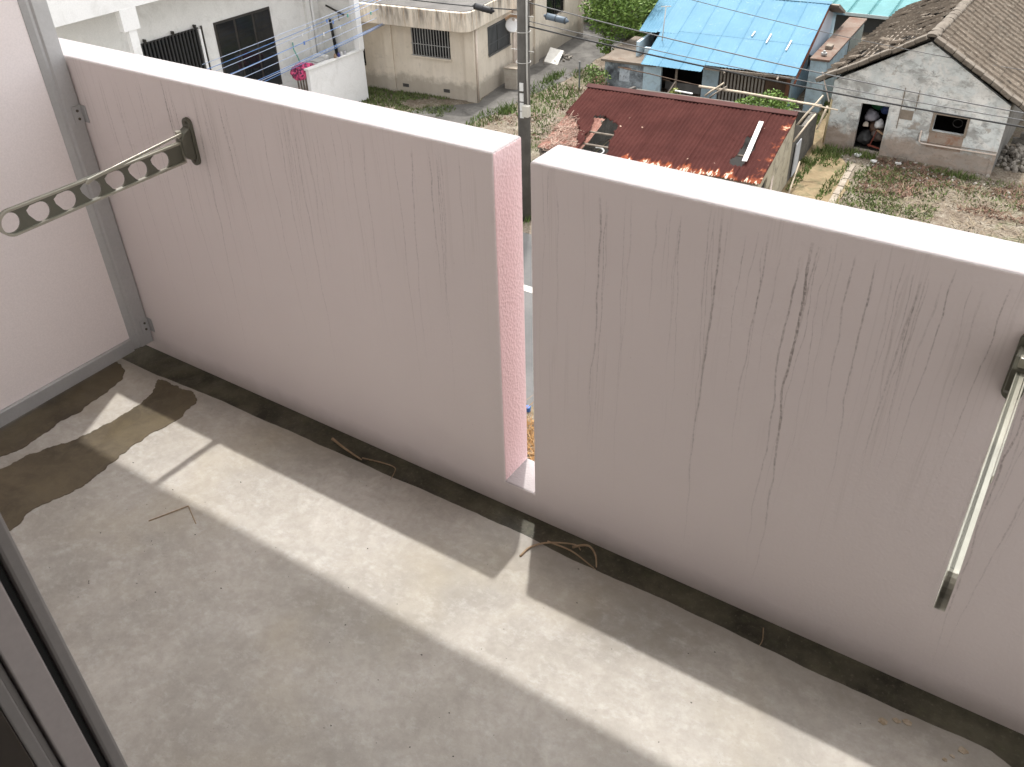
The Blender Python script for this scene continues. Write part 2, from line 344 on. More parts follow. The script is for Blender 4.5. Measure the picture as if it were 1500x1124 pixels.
# two folding drying arms
def drying_arm(x, z, label):
    t = thing('laundry_bracket', label, 'laundry bracket', (x, 0, z), 0, 'laundry brackets on the parapet')
    st = lambda hw, hh, n=10: [(hw*math.cos(a), hh-hw+hw*math.sin(a)) for a in [math.pi*i/n for i in range(n+1)]]+[(hw*math.cos(a), -hh+hw+hw*math.sin(a)) for a in [math.pi+math.pi*i/n for i in range(n+1)]]
    bp = MB().prism(st(.018, .072), XZ, -.011, -.0002).build('base_plate', M_arm, t, bevel=.002)
    for dz in (-.058, .058): MB().tube([(0,-.011,dz),(0,-.0135,dz)], .0052, 12).build('screw', M_screw, bp)
    hb = MB().prism([(-.011,-.050),(-.030,-.046),(-.046,-.030),(-.048,.018),(-.034,.036),(-.011,.046)], YZ, -.0145, .0145).build('hinge_block', M_arm, t, bevel=.0025)
    MB().box(-.007, -.050, .024, .007, -.036, .044).build('hinge_clip', M_armrim, t, bevel=.0015)
    c0, hh, y0, y1 = -.018, .035, -.044, -.620
    out = [(y0, c0-hh+.003), (y0, c0+hh-.004)]+[(y1+hh+hh*math.cos(a), c0+hh*math.sin(a)) for a in [math.pi/2+math.pi*i/14 for i in range(15)]]
    inn = [(y0-.004, c0-hh+.009), (y0-.004, c0+hh-.010)]+[(y1+hh+(hh-.006)*math.cos(a), c0+(hh-.006)*math.sin(a)) for a in [math.pi/2+math.pi*i/14 for i in range(15)]]
    holes = []
    for i, yc in enumerate([-.588,-.508,-.430,-.352,-.276,-.200,-.124]):
        r = .0262; zc = c0-.003
        if i == 0: h = [(yc+.0265*math.cos(a), c0+.0265*math.sin(a)) for a in [2*math.pi*k/22 for k in range(22)]]
        else:
            h = [(yc+.004+r*math.cos(a), zc+r*math.sin(a)) for a in [-math.pi*.78+math.pi*1.28*k/16 for k in range(17)]]
            h += [(yc-.018, zc+r*.98), (yc-.031, zc+r*.66), (yc-.029, zc+r*.15)]
        holes.append(h)
    MB().poly(out, holes, YZ, -.004, .0015).build('arm', M_arm, t)
    MB().poly(out, [inn], YZ, -.0055, .0085).build('arm_rim', M_armrim, t, bevel=.0028)
    MB().prism([(-.040,.040),(-.040,.033),(-.345,c0+hh-.010),(-.362,c0+hh-.016),(-.370,c0+hh-.010),(-.360,c0+hh-.001)], YZ, .0092, .0120).build('stay_bar', M_armrim, t, bevel=.0015)
    return t
drying_arm(.551, .926, 'olive metal folding laundry bracket with round holes, on the left part of the parapet')
drying_arm(2.776, .926, 'olive metal folding laundry bracket seen edge on, at the right end of the parapet')

# building around the balcony: facade, slab above, room behind the camera, sash at the lower left
fw = thing('apartment_facade', 'sliding door opening in the apartment wall at the lower left corner', 'building', (0,-1.36,-10))
MB().poly([(-8,0),(12,0),(12,16),(-8,16)], [[(1.94,10.1),(3.9,10.1),(3.9,12.1),(1.94,12.1)]], XZ, 0, -.14).build('wall', M_facade, fw)
MB().box(-2.4, 0, 12.44, 3.5, 1.484, 12.64).build('upper_balcony_slab', M_facade, fw)
MB().box(-2.4, 1.36, 12.642, 3.5, 1.484, 13.7).build('upper_parapet', M_facade, fw)
MB().box(3.36, .002, 10.002, 3.5, 1.358, 10.10).build('added_side_kerb', M_facade, fw)  # unseen right end: low kerb and open railing added to let sky light in
rl = MB().box(3.41, .002, 11.04, 3.45, 1.358, 11.08).build('added_side_railing', M_alu, fw)
for k in range(11): MB().box(3.422, .10+k*.12, 10.102, 3.438, .116+k*.12, 11.038).build('added_baluster', M_alu, rl)
rm = MB(); a0, a1, b0, b1, c0, c1 = .6, 5.2, -5.2, -.142, 10.1, 12.5
rm.box(a0, b0, c0-.1, a1, b1, c0).box(a0, b0, c1, a1, b1, c1+.1).box(a0-.1, b0, c0, a0, b1, c1).box(a1, b0, c0, a1+.1, b1, c1).box(a0, b0-.1, c0, a1, b0, c1)
rm.build('room', M_room, fw)
sf = thing('sliding_door_frame', 'grey aluminium sliding door frame with black gasket, cut off at the lower left', 'door frame', (2.0,0,.1))
def strip(name, m, x0, x1, ya, yb, bev=.0015): return MB().box(x0, ya, 0, x1, yb, 2.0).build(name, m, sf, bevel=bev)
strip('outer_stile', M_sash, -.06, .0005, -1.352, -1.3695, .004)
strip('gasket', M_rubber, -.06, -.008, -1.370, -1.3795)
strip('sash_stile', M_sash_l, -.06, .0015, -1.380, -1.411, .002)
strip('inner_stile', M_sash, -.06, -.006, -1.4125, -1.4205)
strip('inner_jamb', M_sash, -.06, .002, -1.421, -1.4345, .002)
strip('inner_trim', M_dark, -.06, .006, -1.436, -1.52)
MB().box(-.06, -1.352, -.07, 1.9, -1.50, -.001).build('door_sill', M_sash, sf)

# dry stalks blown onto the floor and into the gutter
def stalk(name, pts, r, label):
    m = MB(); P = [Vector(p) for p in pts]; q = []
    for i in range(len(P)-1):
        for k in range(5):
            u = k/5; a = P[max(i-1,0)]; b = P[i]; c = P[i+1]; d = P[min(i+2,len(P)-1)]
            q.append(.5*((2*b)+(c-a)*u+(2*a-5*b+4*c-d)*u*u+(3*b-a-3*c+d)*u**3))
    q.append(P[-1]); n = len(q)
    m.tube(q, [1.35*r*(1-.6*i/n) for i in range(n)], 6); return m.build(name, M_straw, None, label, 'dry stalk', 'dry stalks on the balcony floor', smooth=True)
MB().tube([(.793,-.638,.0316),(.845,-.534,.034)], .0016, 6).tube([(.845,-.534,.034),(.921,-.571,.0318)], .0013, 6).build('dry_stalk', M_straw, None, 'thin stalk bent at a sharp angle lying on the lit floor', 'dry stalk', 'dry stalks on the balcony floor')
stalk('dry_stalk', [(.977,-.054,.012),(1.049,-.071,.014),(1.135,-.089,.02)], .0042, 'pale straight dry stalk lying in the gutter below the left parapet')
stalk('dry_stalk', [(1.12,-.070,.006),(1.199,-.058,.012),(1.247,-.062,.02),(1.27,-.085,.03),(1.285,-.125,.033)], .0018, 'small curled stalk hooked over the gutter edge left of the slot')
stalk('dry_stalk', [(1.793,-.176,.032),(1.800,-.135,.035),(1.835,-.095,.037),(1.893,-.05,.022),(1.915,-.053,.014)], .0028, 'dry stalk arching from the floor into the gutter below the slot')
stalk('dry_stalk', [(1.83,-.092,.037),(1.90,-.082,.030),(1.96,-.090,.02),(1.99,-.102,.024)], .0022, 'stalk lying flat along the gutter edge right of the slot')
stalk('dry_stalk', [(1.89,-.055,.014),(1.93,-.040,.03),(1.965,-.060,.032),(1.99,-.098,.031)], .003, 'brown stalk bowed over the wet gutter right of the slot')
stalk('dry_stalk', [(2.44,-.03,.004),(2.452,-.07,.006),(2.452,-.10,.012)], .0012, 'fine short fibre crossing the gutter below the right parapet')

# ------------------------------------------------------------------ ground outside, ten metres below
G = -10.0
def ground_material():
    t = Mt('dry_yard_soil'); v = t.pos()
    c = t.mix(t.ramp(t.noise(.45, 7, .65), (.38, 0.), (.62, 1.)), (.135, .105, .08, 1), (.20, .168, .13, 1))
    c = t.mix(t.ramp(t.noise(2.4, 7, .7, .5), (.45, 0.), (.63, .8)), c, (.30, .27, .215, 1))
    g = t.math('MULTIPLY', t.ramp(t.noise(.7, 5, .6, .4), (.50, 0.), (.60, 1.)), t.ramp(t.noise(6, 6, .75), (.40, 0.), (.58, 1.)))
    c = t.mix(t.math('MULTIPLY', g, .8), c, (.075, .105, .035, 1))
    c = t.mix(t.ramp(t.noise(13, 5, .75), (.40, .75), (.56, 0.)), c, (.075, .058, .042, 1))
    c = t.mix(t.ramp(t.voro(9), (.05, .4), (.14, 0.)), c, (.40, .36, .31, 1))
    t.bump(t.noise(9, 8, .75), .9, .06); return t.out(c, .95, spec=.1)
MB().add([(-400,-400,G),(400,-400,G),(400,400,G),(-400,400,G)], [(0,1,2,3)]).build('ground', ground_material(), kind='structure')
M_road = mott('street_concrete', (.085,.085,.083,1), (.125,.122,.118,1), .5, .9, .3, 9, dirt=(.11,.105,.1,1), bd=.01)
M_path = mott('worn_alley_concrete', (.075,.070,.064,1), (.145,.137,.125,1), .9, .9, .4, 8, dirt=(.04,.037,.033,1), dirt_amt=.8, bd=.02)
M_sand = mott('sandy_track', (.17,.125,.07,1), (.27,.21,.125,1), 1.5, .95, .7, 5, dirt=(.10,.095,.05,1), dirt_amt=.9, bd=.02)
M_stone = mott('grey_rubble', (.26,.235,.20,1), (.36,.33,.29,1), 5, .9, .5, 22, dirt=(.10,.085,.07,1), objvar=.5)
M_curb = mott('mossy_edging', (.25,.21,.165,1), (.33,.29,.24,1), 4, .9, .5, 22, dirt=(.09,.085,.05,1))
MB().add([(-80,11.4,G+.004),(60,11.4,G+.004),(60,18.4,G+.004),(-80,18.4,G+.004)], [(0,1,2,3)]).build('street', M_road, kind='structure')
MB().add([(-80,15.52,G+.008),(60,15.52,G+.008),(60,15.78,G+.008),(-80,15.78,G+.008)], [(0,1,2,3)]).build('painted_line', mott('worn_road_paint', (.62,.60,.55,1), (.5,.48,.44,1), 3, .8, .2, 20, dirt=(.25,.24,.22,1)), kind='structure')
def sheet(name, pts, m, dz, amp, seed, it=4): return MB().prism(fract(pts, amp, it, seed), XY, G-.05, G+dz).build(name, m, kind='structure')
sheet('alley_path', [(-20.6,23.6),(-18.6,23.9),(-17.1,25.0),(-16.9,28.9),(-16.75,33.2),(-17.0,36),(-17.4,41),(-20.6,41),(-19.8,37),(-18.9,30),(-18.2,27.2),(-19.6,25.9)], M_path, .012, .05, 2)
sheet('sandy_track', [(-6.7,36),(-6.1,30.7),(-5.3,27.4),(-4.7,24.5),(-4.3,19),(-2.2,19),(-3.05,24.9),(-3.75,28.2),(-4.85,29.6),(-5.35,36)], M_sand, .014, .07, 3)
for i in range(9):
    y = 22.6+i*.66; x = -3.05-(y-22.6)*.095
    MB().box(-.10, -.31, -.05, .10, .31, .06+rnd.uniform(-.02,.03)).build('edging_block', M_curb, None, bevel=.02).location = (x, y, G)
edging = [o for o in S.objects if o.name.startswith('edging_block')]
for i, o in enumerate(edging):
    o.rotation_euler = (0,0,R(5.4)+rnd.uniform(-.05,.05)); tag(o, 'weathered edging block of the sandy track, %s from the derelict house' % ('ninth','eighth','seventh','sixth','fifth','fourth','third','second','nearest')[i], 'edging block', 'edging blocks along the sandy track')

# greenery helpers -------------------------------------------------
def leaf_mat(name, a, b, rough=.6):
    t = Mt(name); c = t.mix(t.island(), a, b); c = t.mix(t.ramp(t.noise(2.2, 3), (.4, 0.), (.62, .55)), c, tuple(x*.55 for x in a[:3])+(1,))
    t.b.inputs['Transmission Weight'].default_value = 0
    m = t.out(c, rough, spec=.25)
    return m
M_leaf = leaf_mat('bright_leaves', (.10,.18,.03,1), (.18,.26,.06,1))
M_leafd = leaf_mat('dark_leaves', (.035,.075,.018,1), (.07,.115,.03,1))
M_weed = leaf_mat('weed_leaves', (.085,.14,.035,1), (.15,.20,.06,1))
M_lawn = leaf_mat('short_lawn', (.075,.115,.03,1), (.14,.165,.055,1))
M_dry = leaf_mat('straw_litter', (.205,.16,.11,1), (.31,.26,.185,1), .9)
M_brown = leaf_mat('brown_litter', (.10,.055,.038,1), (.22,.135,.095,1), .9)
M_bark = mott('bark', (.12,.095,.07,1), (.18,.15,.115,1), 9, .9, .6, 30, bd=.02)
def blades(m, n, pick, h, w, lean, r, flat=0):
    for _ in range(n):
        p = pick(r)
        if p is None: continue
        x, y, z = p; a = r.uniform(0, 6.283); l = r.uniform(.45, 1.15)*h; ww = w*r.uniform(.6, 1.3); b = r.uniform(0, 6.283); k = r.uniform(.2, 1)*lean
        dx, dy = ww*math.cos(a)/2, ww*math.sin(a)/2; tz = l*(1-flat*r.random())
        m.v += [(x-dx,y-dy,z),(x+dx,y+dy,z),(x+k*l*math.cos(b),y+k*l*math.sin(b),z+tz)]; q = len(m.v); m.f.append((q-3,q-2,q-1))
def blob(cx, cy, rx, ry, zz=G, p=.6):
    def f(r):
        a = r.uniform(0, 6.283); d = r.random()**p; return (cx+rx*d*math.cos(a), cy+ry*d*math.sin(a), zz)
    return f
def rect(x0, y0, x1, y1, thr=None, sc=1., zz=G):
    def f(r):
        x = r.uniform(x0, x1); y = r.uniform(y0, y1)
        if thr is not None and mnoise.noise(Vector((x*sc, y*sc, thr*7)))+.35*mnoise.noise(Vector((x*sc*4, y*sc*4, 2))) < thr: return None
        return (x, y, zz)
    return f
def stuffed(name, m, mat_): return link(name, m.mesh(name, mat_), kind='stuff')
r1 = random.Random(21)
# dry yard in front of the derelict house
m = MB(); blades(m, 9500, rect(-3.2,19.2,6,29.2,-.02,.55), .12, .045, 1.1, r1, .3); blades(m, 4200, rect(-3.3,20,-.4,28.6,-.15,.7), .12, .05, 1.1, r1, .3); blades(m, 900, rect(-3.3,22,-1.6,28.6,-.2,.9), .12, .05, 1, r1)
blades(m, 260, blob(-4.6,28.6,.55,.45), .22, .05, .8, r1); blades(m, 160, blob(-5.0,27.6,.35,.3), .2, .05, .8, r1); blades(m, 240, rect(-4.9,28.9,-3.1,29.4), .25, .05, .6, r1); blades(m, 200, blob(-.5,28.9,.8,.2), .2, .05, .7, r1)
stuffed('yard_grass', m, M_lawn)
m = MB(); blades(m, 9000, rect(-2.9,19.2,6,29.2,-.12,.6), .16, .035, 2.2, r1, .93); stuffed('yard_straw', m, M_dry)
m = MB(); blades(m, 6500, rect(-3.0,26.2,4,29.3,-.2,.8), .14, .05, 2.2, r1, .93); blades(m, 4200, rect(-17.0,20.5,-12,33,.02,.7), .17, .05, 2., r1, .9); stuffed('fallen_leaves', m, M_brown)
# waste ground between the alley and the red roofed shed
m = MB(); blades(m, 1500, rect(-17.0,19.0,-11.4,34,.05,.7), .17, .035, 2.2, r1, .9); stuffed('waste_ground_straw', m, M_dry)
m = MB()
for cx, cy, rx, ry, n, h in ((-16.4,29.9,1.3,1.1,560,.17),(-16.9,25.9,.5,1.3,260,.2),(-16.6,26.9,.3,.4,110,.4),(-15.6,27.4,.9,.9,220,.16),(-15.1,28.9,1.1,.9,280,.16),(-16.3,28.2,.6,.9,130,.16),(-14.6,26.2,1.0,.9,200,.15),(-15.6,32.6,1.3,1.0,380,.2),(-14.2,24.4,1.1,1.1,240,.14),(-12.6,21.6,1.4,1.2,340,.18),(-13.6,22.6,.9,.9,180,.16),(-11.2,19.4,1.0,.8,300,.3),(-17.2,31.4,.25,.9,200,.25),(-5.75,33.6,.5,.9,420,.3),(-5.9,31.6,.15,.7,120,.25),(-4.75,26.6,.16,1.6,240,.16),(-3.7,26.6,.2,1.8,260,.15),(-4.4,28.0,.4,.5,120,.15),(-3.2,23.6,.2,1.4,160,.15)):
    blades(m, n, blob(cx,cy,rx,ry), h, .05, .8, r1)
stuffed('weeds', m, M_weed)
m = MB(); blades(m, 5200, rect(-24,24.2,-18.5,27.1,-.35,.7), .12, .045, .9, r1); stuffed('lawn_grass', m, M_lawn)
# strip at the foot of our own building, seen through the slot
m = MB(); blades(m, 1600, rect(-6.6,9.2,-3.8,10.95), .5, .03, 1.2, r1, .5); stuffed('dry_tall_grass', m, leaf_mat('ochre_stalks', (.36,.19,.07,1), (.5,.33,.16,1)))
b = thing('plastic_bucket', 'small blue plastic bucket lying by dry stalks seen through the slot', 'bucket', (-5.62,11.2,G))
MB().tube([(0,0,.0),(0,0,.12)], [.05,.065], 14).build('body', plain('blue_plastic', (.06,.15,.42,1), .4), b); MB().tube([(.065*math.cos(a),0,.12+.06*math.sin(a)) for a in [math.pi*i/8 for i in range(9)]], .006, 5).build('handle', M_screw, b)

# trees and shrubs -------------------------------------------------
def leaves(m, c, rad, n, size, r, sq=.8):
    for _ in range(n):
        a = r.uniform(0, 6.283); u = r.uniform(-1, 1); d = r.random()**.45; s_ = math.sqrt(1-u*u)
        p = Vector((c[0]+rad*d*s_*math.cos(a), c[1]+rad*d*s_*math.sin(a), c[2]+rad*sq*d*u))
        e1 = Vector((r.gauss(0,1), r.gauss(0,1), r.gauss(0,.6))).normalized(); e2 = e1.cross(Vector((r.gauss(0,1), r.gauss(0,1), r.gauss(0,1)))).normalized()
        l = size*r.uniform(.6,1.25); w = l*.5
        m.add([p-e1*l/2, p+e2*w/2, p+e1*l/2, p-e2*w/2], [(0,1,2,3)])
def tree(name, label, cat, x, y, base, limbs, clumps, lm, size, trunk_r, group=None):
    t = thing(name, label, cat, (x,y,base), 0, group); r = random.Random(int(abs(x*100+y)))
    m = MB()
    for i, l in enumerate(limbs):
        n = len(l); m.tube(l, [trunk_r*(1 if i == 0 else .55)*(1-.65*k/(n-1)) for k in range(n)], 8)
    m.build('trunk', M_bark, t, smooth=True)
    c = MB()
    for (cx, cy, cz, rad, n) in clumps: leaves(c, (cx,cy,cz), rad, n, size, r)
    c.build('crown', lm, t); return t
tree('leafy_tree', 'slim tree with bright loose leaves between the pale house and blue roof', 'tree', -15.65, 33.3, G, 
     [[(0,0,0),(.03,.05,.7),(.1,.1,1.4),(.15,.1,2.2),(.1,.2,3)],[(.06,.08,1.0),(-.4,.2,1.6),(-.8,.3,2.3)],[(.1,.1,1.5),(.6,.2,2.1),(1.0,.2,2.6)]],
     [(-.1,0,1.1,.42,190),(.15,.1,1.65,.55,330),(-.5,.2,1.9,.6,330),(.75,.2,2.1,.65,360),(.1,.2,2.5,.8,520),(-.85,.3,2.6,.75,400),(1.1,.3,2.7,.75,400),(.3,.3,3.3,.95,560),(-.5,.4,3.4,.85,420),(1.4,.5,3.5,.8,380)], M_leaf, .17, .075)
for i, (x, y, h, w_, lm, lab) in enumerate(((-20.6,41.2,3.4,1.0,M_leafd,'dark bushy tree at the far end of the alley beside the pale house'),(-18.6,40.4,3.2,1.2,M_leafd,'dense dark tree behind the slim bright tree'),(-17.0,39.2,2.6,1.0,M_leaf,'light green bushy tree right of the alley end'),(-15.4,38.2,2.6,1.1,M_leaf,'round light green tree touching the blue roof edge'),(3.4,43.5,4.6,1.2,M_leafd,'dark green tree beside the teal roof at the upper right'))):
    rr = random.Random(i+3)
    cl = [(rr.uniform(-1.2,1.2)*w_, rr.uniform(-.9,.9)*w_, h*rr.uniform(.12,.95), rr.uniform(.55,.9)*w_, 330) for _ in range(17)]
    tree('bushy_tree', lab, 'tree', x, y, G, [[(0,0,0),(.05,0,h*.4),(.1,.1,h*.8)],[(0,0,h*.2),(.6,.2,h*.6)],[(0,0,h*.25),(-.6,-.1,h*.65)]], cl, lm, .2, .12)
tree('leafy_shrub', 'green shrub growing at the left end of the red shed ridge', 'shrub', -14.35, 30.3, G, [[(0,0,0),(.05,0,.5),(.1,0,.9)]], [(-.35,0,.55,.4,200),(-.6,.3,.9,.35,130),(.05,0,.8,.35,130),(-.2,.2,.3,.5,160)], M_weed, .13, .03)
tree('dry_shrub', 'brown withered shrub against the stained annex wall', 'shrub', -13.85, 29.6, G, [[(0,0,0),(.05,0,.5),(.1,0,1.0)],[(0,0,.2),(-.3,0,.8)],[(0,0,.1),(.3,.1,.7)],[(0,0,.3),(.1,.2,1.1)]], [(0,0,.5,.4,150),(-.2,0,.9,.3,60)], M_brown, .1, .035)
tree('climbing_shrub', 'thick green shrub growing up behind the rusty shed roof', 'shrub', -6.75, 28.4, G, [[(0,0,0),(.05,0,.8),(.1,0,1.5)],[(0,0,.3),(-.5,0,1.3)]], [(.1,0,1.62,.48,520),(-.5,0,1.45,.4,320),(.55,0,1.45,.45,360),(.1,0,.9,.6,300),(-1.0,0,1.3,.3,170)], M_leaf, .11, .03)
tree('small_shrub', 'small yellow green shrub at the post before the dark doorway', 'shrub', -10.6, 29.2, G, [[(0,0,0),(.02,0,.8),(.05,0,1.1)]], [(0,0,1.05,.22,130),(.1,0,.8,.2,60)], leaf_mat('yellow_green', (.16,.19,.04,1), (.24,.26,.08,1)), .1, .02)

# ------------------------------------------------------------------ utility pole, wires
up = thing('utility_pole', 'dark concrete utility pole standing behind the parapet slot', 'utility pole', (-10.86,19.2,G))
M_pole = mott('dark_pole_concrete', (.075,.07,.063,1), (.11,.104,.094,1), 3, .8, .2, 40, bd=.004)
MB().tube([(.03,0,0),(.06,0,4),(.13,0,10.5)], [.19,.175,.155], 20).build('shaft', M_pole, up, smooth=True)
M_tag = plain('white_plate', (.62,.62,.6,1), .5); M_cond = plain('pale_conduit', (.42,.41,.38,1), .5)
for z, h in ((3.95,.22),(3.66,.22),(3.39,.23),(3.19,.18)):
    MB().prism([(.06+.200*math.cos(a),.200*math.sin(a)) for a in [R(-96)+R(34)*i/6 for i in range(7)]]+[(.06+.17*math.cos(a),.17*math.sin(a)) for a in [R(-62)-R(34)*i/6 for i in range(7)]], XY, z, z+h).build('plate', M_tag, up)
MB().tube([(.25,-.10,3.5),(.235,-.10,4.5),(.26,-.09,8)], .026, 8).build('conduit', M_cond, up, smooth=True)
MB().box(.16, -.28, 3.26, .36, -.12, 3.58).build('meter_box', plain('cream_box', (.5,.48,.42,1), .5), up, bevel=.02)
for z in (4.7, 5.5): MB().tube([(+.06+.2*math.cos(a),.2*math.sin(a),z) for a in [2*math.pi*i/16 for i in range(17)]], .011, 5).build('band', M_cond, up)
MB().tube([(-.32,-.02,5.0),(.42,-.02,5.0)], .012, 6).build('step_bolt', M_cond, up); MB().tube([(-.32,-.02,5.9),(.42,-.02,5.9)], .012, 6).build('step_bolt', M_cond, up)
M_wire = plain('black_cable', (.02,.02,.02,1), .6); M_wireg = plain('grey_cable', (.11,.11,.11,1), .6)
def wire(label, a, b, sag, r, m):
    a = Vector(a); b = Vector(b); d = b-a
    pts = [d*(i/24)-Vector((0,0,sag*4*(i/24)*(1-i/24))) for i in range(25)]
    o = MB().tube(pts, r, 6).build('overhead_cable', m, None, label, 'cable', 'overhead cables from the utility pole', smooth=True); o.location = a; return o
P0 = Vector((-10.8,19.2,-4.0))
wire('thin dark overhead cable passing over the middle of the blue roof', (-10.7,19.2,-3.75), (9,22.6,-5.75), .35, .014, M_wireg)
wire('thick black overhead cable lowest over the blue roof eave', (-10.7,19.2,-4.35), (9,22.6,-5.95), .30, .021, M_wire)
wire('thin overhead cable just above the thick black cable', (-10.7,19.2,-4.22), (9,22.7,-5.82), .30, .011, M_wireg)
wire('fine cable crossing the upper part of the blue roof diagonally', (-10.7,19.3,-2.6), (1.5,33,-7.6), .3, .010, M_wireg)
wire('overhead cable running left from the pole above the pale house roof', (-10.9,19.2,-3.98), (-24,18.9,-3.6), .25, .016, M_wire)
for lab, p0, p1, m in (('black cable splice sleeve hanging left of the utility pole', (-12.42,19.2,-4.03), (-11.72,19.2,-4.10), plain('black_sleeve', (.012,.012,.014,1), .5)), ('blue grey cable splice sleeve hanging right of the utility pole', (-10.15,19.23,-4.04), (-9.45,19.3,-4.12), plain('blue_grey_sleeve', (.09,.12,.15,1), .45))):
    a = Vector(p0); b = Vector(p1); d = b-a; t = thing('cable_sleeve', lab, 'cable sleeve', a, 0, 'splice sleeves on the cables')
    MB().tube([(0,0,0), d*.06, d*.12, d*.88, d*.94, d], [.03,.045,.085,.085,.045,.03], 12).build('sleeve', m, t, smooth=True)
    for u in (0.12, .5, .88): MB().tube([d*u-d*.012, d*u+d*.012], .092, 12).build('clamp', M_wire, t)
mp = thing('street_mirror', 'round white mirror under a peach hood on a slim pale post', 'mirror', (-18.42,30.14,G))
M_peach = mott('faded_orange_paint', (.58,.36,.22,1), (.62,.42,.28,1), 6, .6, .1, 40)
M_pale = mott('pale_post_paint', (.6,.52,.45,1), (.52,.44,.38,1), 5, .6, .1, 40, dirt=(.35,.2,.12,1), dirt_amt=.3)
MB().tube([(0,.05,0),(0,.05,2.6)], .055, 12).build('post', M_pale, mp, smooth=True)
dv = Vector((.55,-.8,.42)).normalized()
c0 = Vector((0,-.02,2.33))
MB().tube([c0-dv*.05,c0,c0+dv*.035,c0+dv*.055], [.27,.29,.27,.15], 28).build('mirror_face', mott('dull_white_disc', (.84,.84,.84,1), (.78,.78,.78,1), 3, .5, .02, 40), mp, smooth=False)
MB().tube([c0+dv*.045+.285*Vector((math.cos(a)*.82,math.sin(a)*0+math.cos(a)*.57,math.sin(a))) for a in [2*math.pi*i/32 for i in range(33)]], .02, 6).build('rim', M_tag, mp, smooth=True)
hd = MB(); R0 = .32
for i in range(10):
    a0 = R(35)+R(110)*i/10; a1 = R(35)+R(110)*(i+1)/10; e = Vector((.82,.57,0))
    q = lambda a, k, rr: c0+dv*k+rr*(e*math.cos(a)+Vector((0,0,1))*math.sin(a))
    hd.add([q(a0,-.05,R0),q(a1,-.05,R0),q(a1,.3,R0+.04),q(a0,.3,R0+.04),q(a0,-.05,R0+.02),q(a1,-.05,R0+.02),q(a1,.3,R0+.06),q(a0,.3,R0+.06)], [(0,1,2,3),(7,6,5,4),(0,4,5,1),(1,5,6,2),(2,6,7,3),(3,7,4,0)])
hd.build('hood', M_peach, mp); MB().tube([(.2,.3,0),(.2,.3,3.6)], .05, 10).build('orange_post', M_peach, mp)

# ------------------------------------------------------------------ pale house with flat roof
M_beige = None
def beige_material():
    t = Mt('stained_cream_wall'); p = t.pos(); x, y, z = t.xyz()[:3]
    c = t.mix(t.ramp(t.noise(.8, 5), (.36, 0.), (.64, 1.)), (.60, .53, .435, 1), (.68, .61, .515, 1))
    hv = t.math('ADD', x, t.math('MULTIPLY', y, 1.))
    s = t.noise(1, 6, .7, v=t.comb(t.math('MULTIPLY', hv, 3.2), 4., t.math('MULTIPLY', z, .5)))
    s2 = t.noise(1, 6, .7, v=t.comb(t.math('MULTIPLY', hv, 7), 8., t.math('MULTIPLY', z, .6)))
    hi = t.ramp(t.math('MULTIPLY', t.math('ADD', z, 7.4), 1.), (.0, 0.), (.85, 1.))
    c = t.mix(t.math('MULTIPLY', t.ramp(s, (.42, 0.), (.60, 1.)), t.math('ADD', t.math('MULTIPLY', hi, .85), .10)), c, (.15, .13, .11, 1))
    c = t.mix(t.math('MULTIPLY', t.ramp(s2, (.52, 0.), (.64, 1.)), t.math('MULTIPLY', hi, .6)), c, (.36, .21, .10, 1))
    low = t.ramp(t.math('ADD', t.math('MULTIPLY', t.math('ADD', z, 10), .7), t.math('MULTIPLY', t.noise(2.4, 7, .75), -.75)), (-.45, 1.), (.20, 0.))
    c = t.mix(t.math('MULTIPLY', low, .5), c, (.16, .14, .115, 1))
    c = t.mix(t.ramp(t.noise(5, 6, .7), (.55, 0.), (.75, .4)), c, (.30, .26, .21, 1))
    t.bump(t.noise(25, 4, .6), .2, .01); return t.out(c, .9, spec=.2)
M_beige = beige_material()
M_roofc = mott('black_stained_roof', (.09,.085,.08,1), (.16,.15,.14,1), .9, .95, .5, 10, dirt=(.05,.048,.045,1), bd=.02)
M_glass = Mt('dark_glass').out((.012,.014,.016,1), .08, spec=.5)
M_bargrey = plain('grey_window_bars', (.36,.36,.35,1), .5, .3); M_barblack = plain('black_bars', (.02,.02,.02,1), .5)
M_frame = plain('bronze_window_frame', (.05,.045,.04,1), .45, .4)
M_vent = plain('grey_vent', (.13,.125,.12,1), .8)
bh = thing('pale_house', 'cream flat-roofed house with black and rust streaked roof edge and barred windows', 'house', (-18.4,27.25,G), R(6.9))
MB().poly([(-7,0),(0,0),(0,2.86),(-7,2.86)], [[(-2.8,1.58),(-1.02,1.58),(-1.02,2.7),(-2.8,2.7)],[(-6.4,.9),(-5.15,.9),(-5.15,2.6),(-6.4,2.6)]], XZ, 0, .15).build('front_wall', M_beige, bh)
MB().poly([(.15,0),(5.6,0),(5.6,2.86),(.15,2.86)], [[(1.25,1.44),(3.2,1.44),(3.2,2.58),(1.25,2.58)]], YZ, 0, -.15).build('side_wall', M_beige, bh)
MB().poly([(5.6,0),(11.2,0),(11.2,4.2),(5.6,4.2)], [[(7.0,1.5),(9.0,1.5),(9.0,3.3),(7.0,3.3)]], YZ, -.05, -.2).build('rear_side_wall', M_beige, bh)
MB().box(-7, 11.05, 0, -.05, 11.2, 4.2).build('back_wall', M_beige, bh)
MB().box(-7, 5.45, 0, -.2, 5.6, 4.2).build('rear_front_wall', M_beige, bh)
MB().box(-.32, -.09, 0, .08, -.002, 2.86).box(.002, -.002, 0, .08, .32, 2.86).build('corner_pilaster', M_beige, bh)
MB().box(-4.1, -.08, 0, -3.72, -.002, 2.86).build('pilaster', M_beige, bh)
MB().tube([(.12,.08,.0),(.12,.08,2.86)], .045, 8).build('drain_pipe', M_pale, bh, smooth=True)
MB().box(-.12, 3.45, 0, .06, 3.75, 2.86).build('pilaster', M_pale, bh)
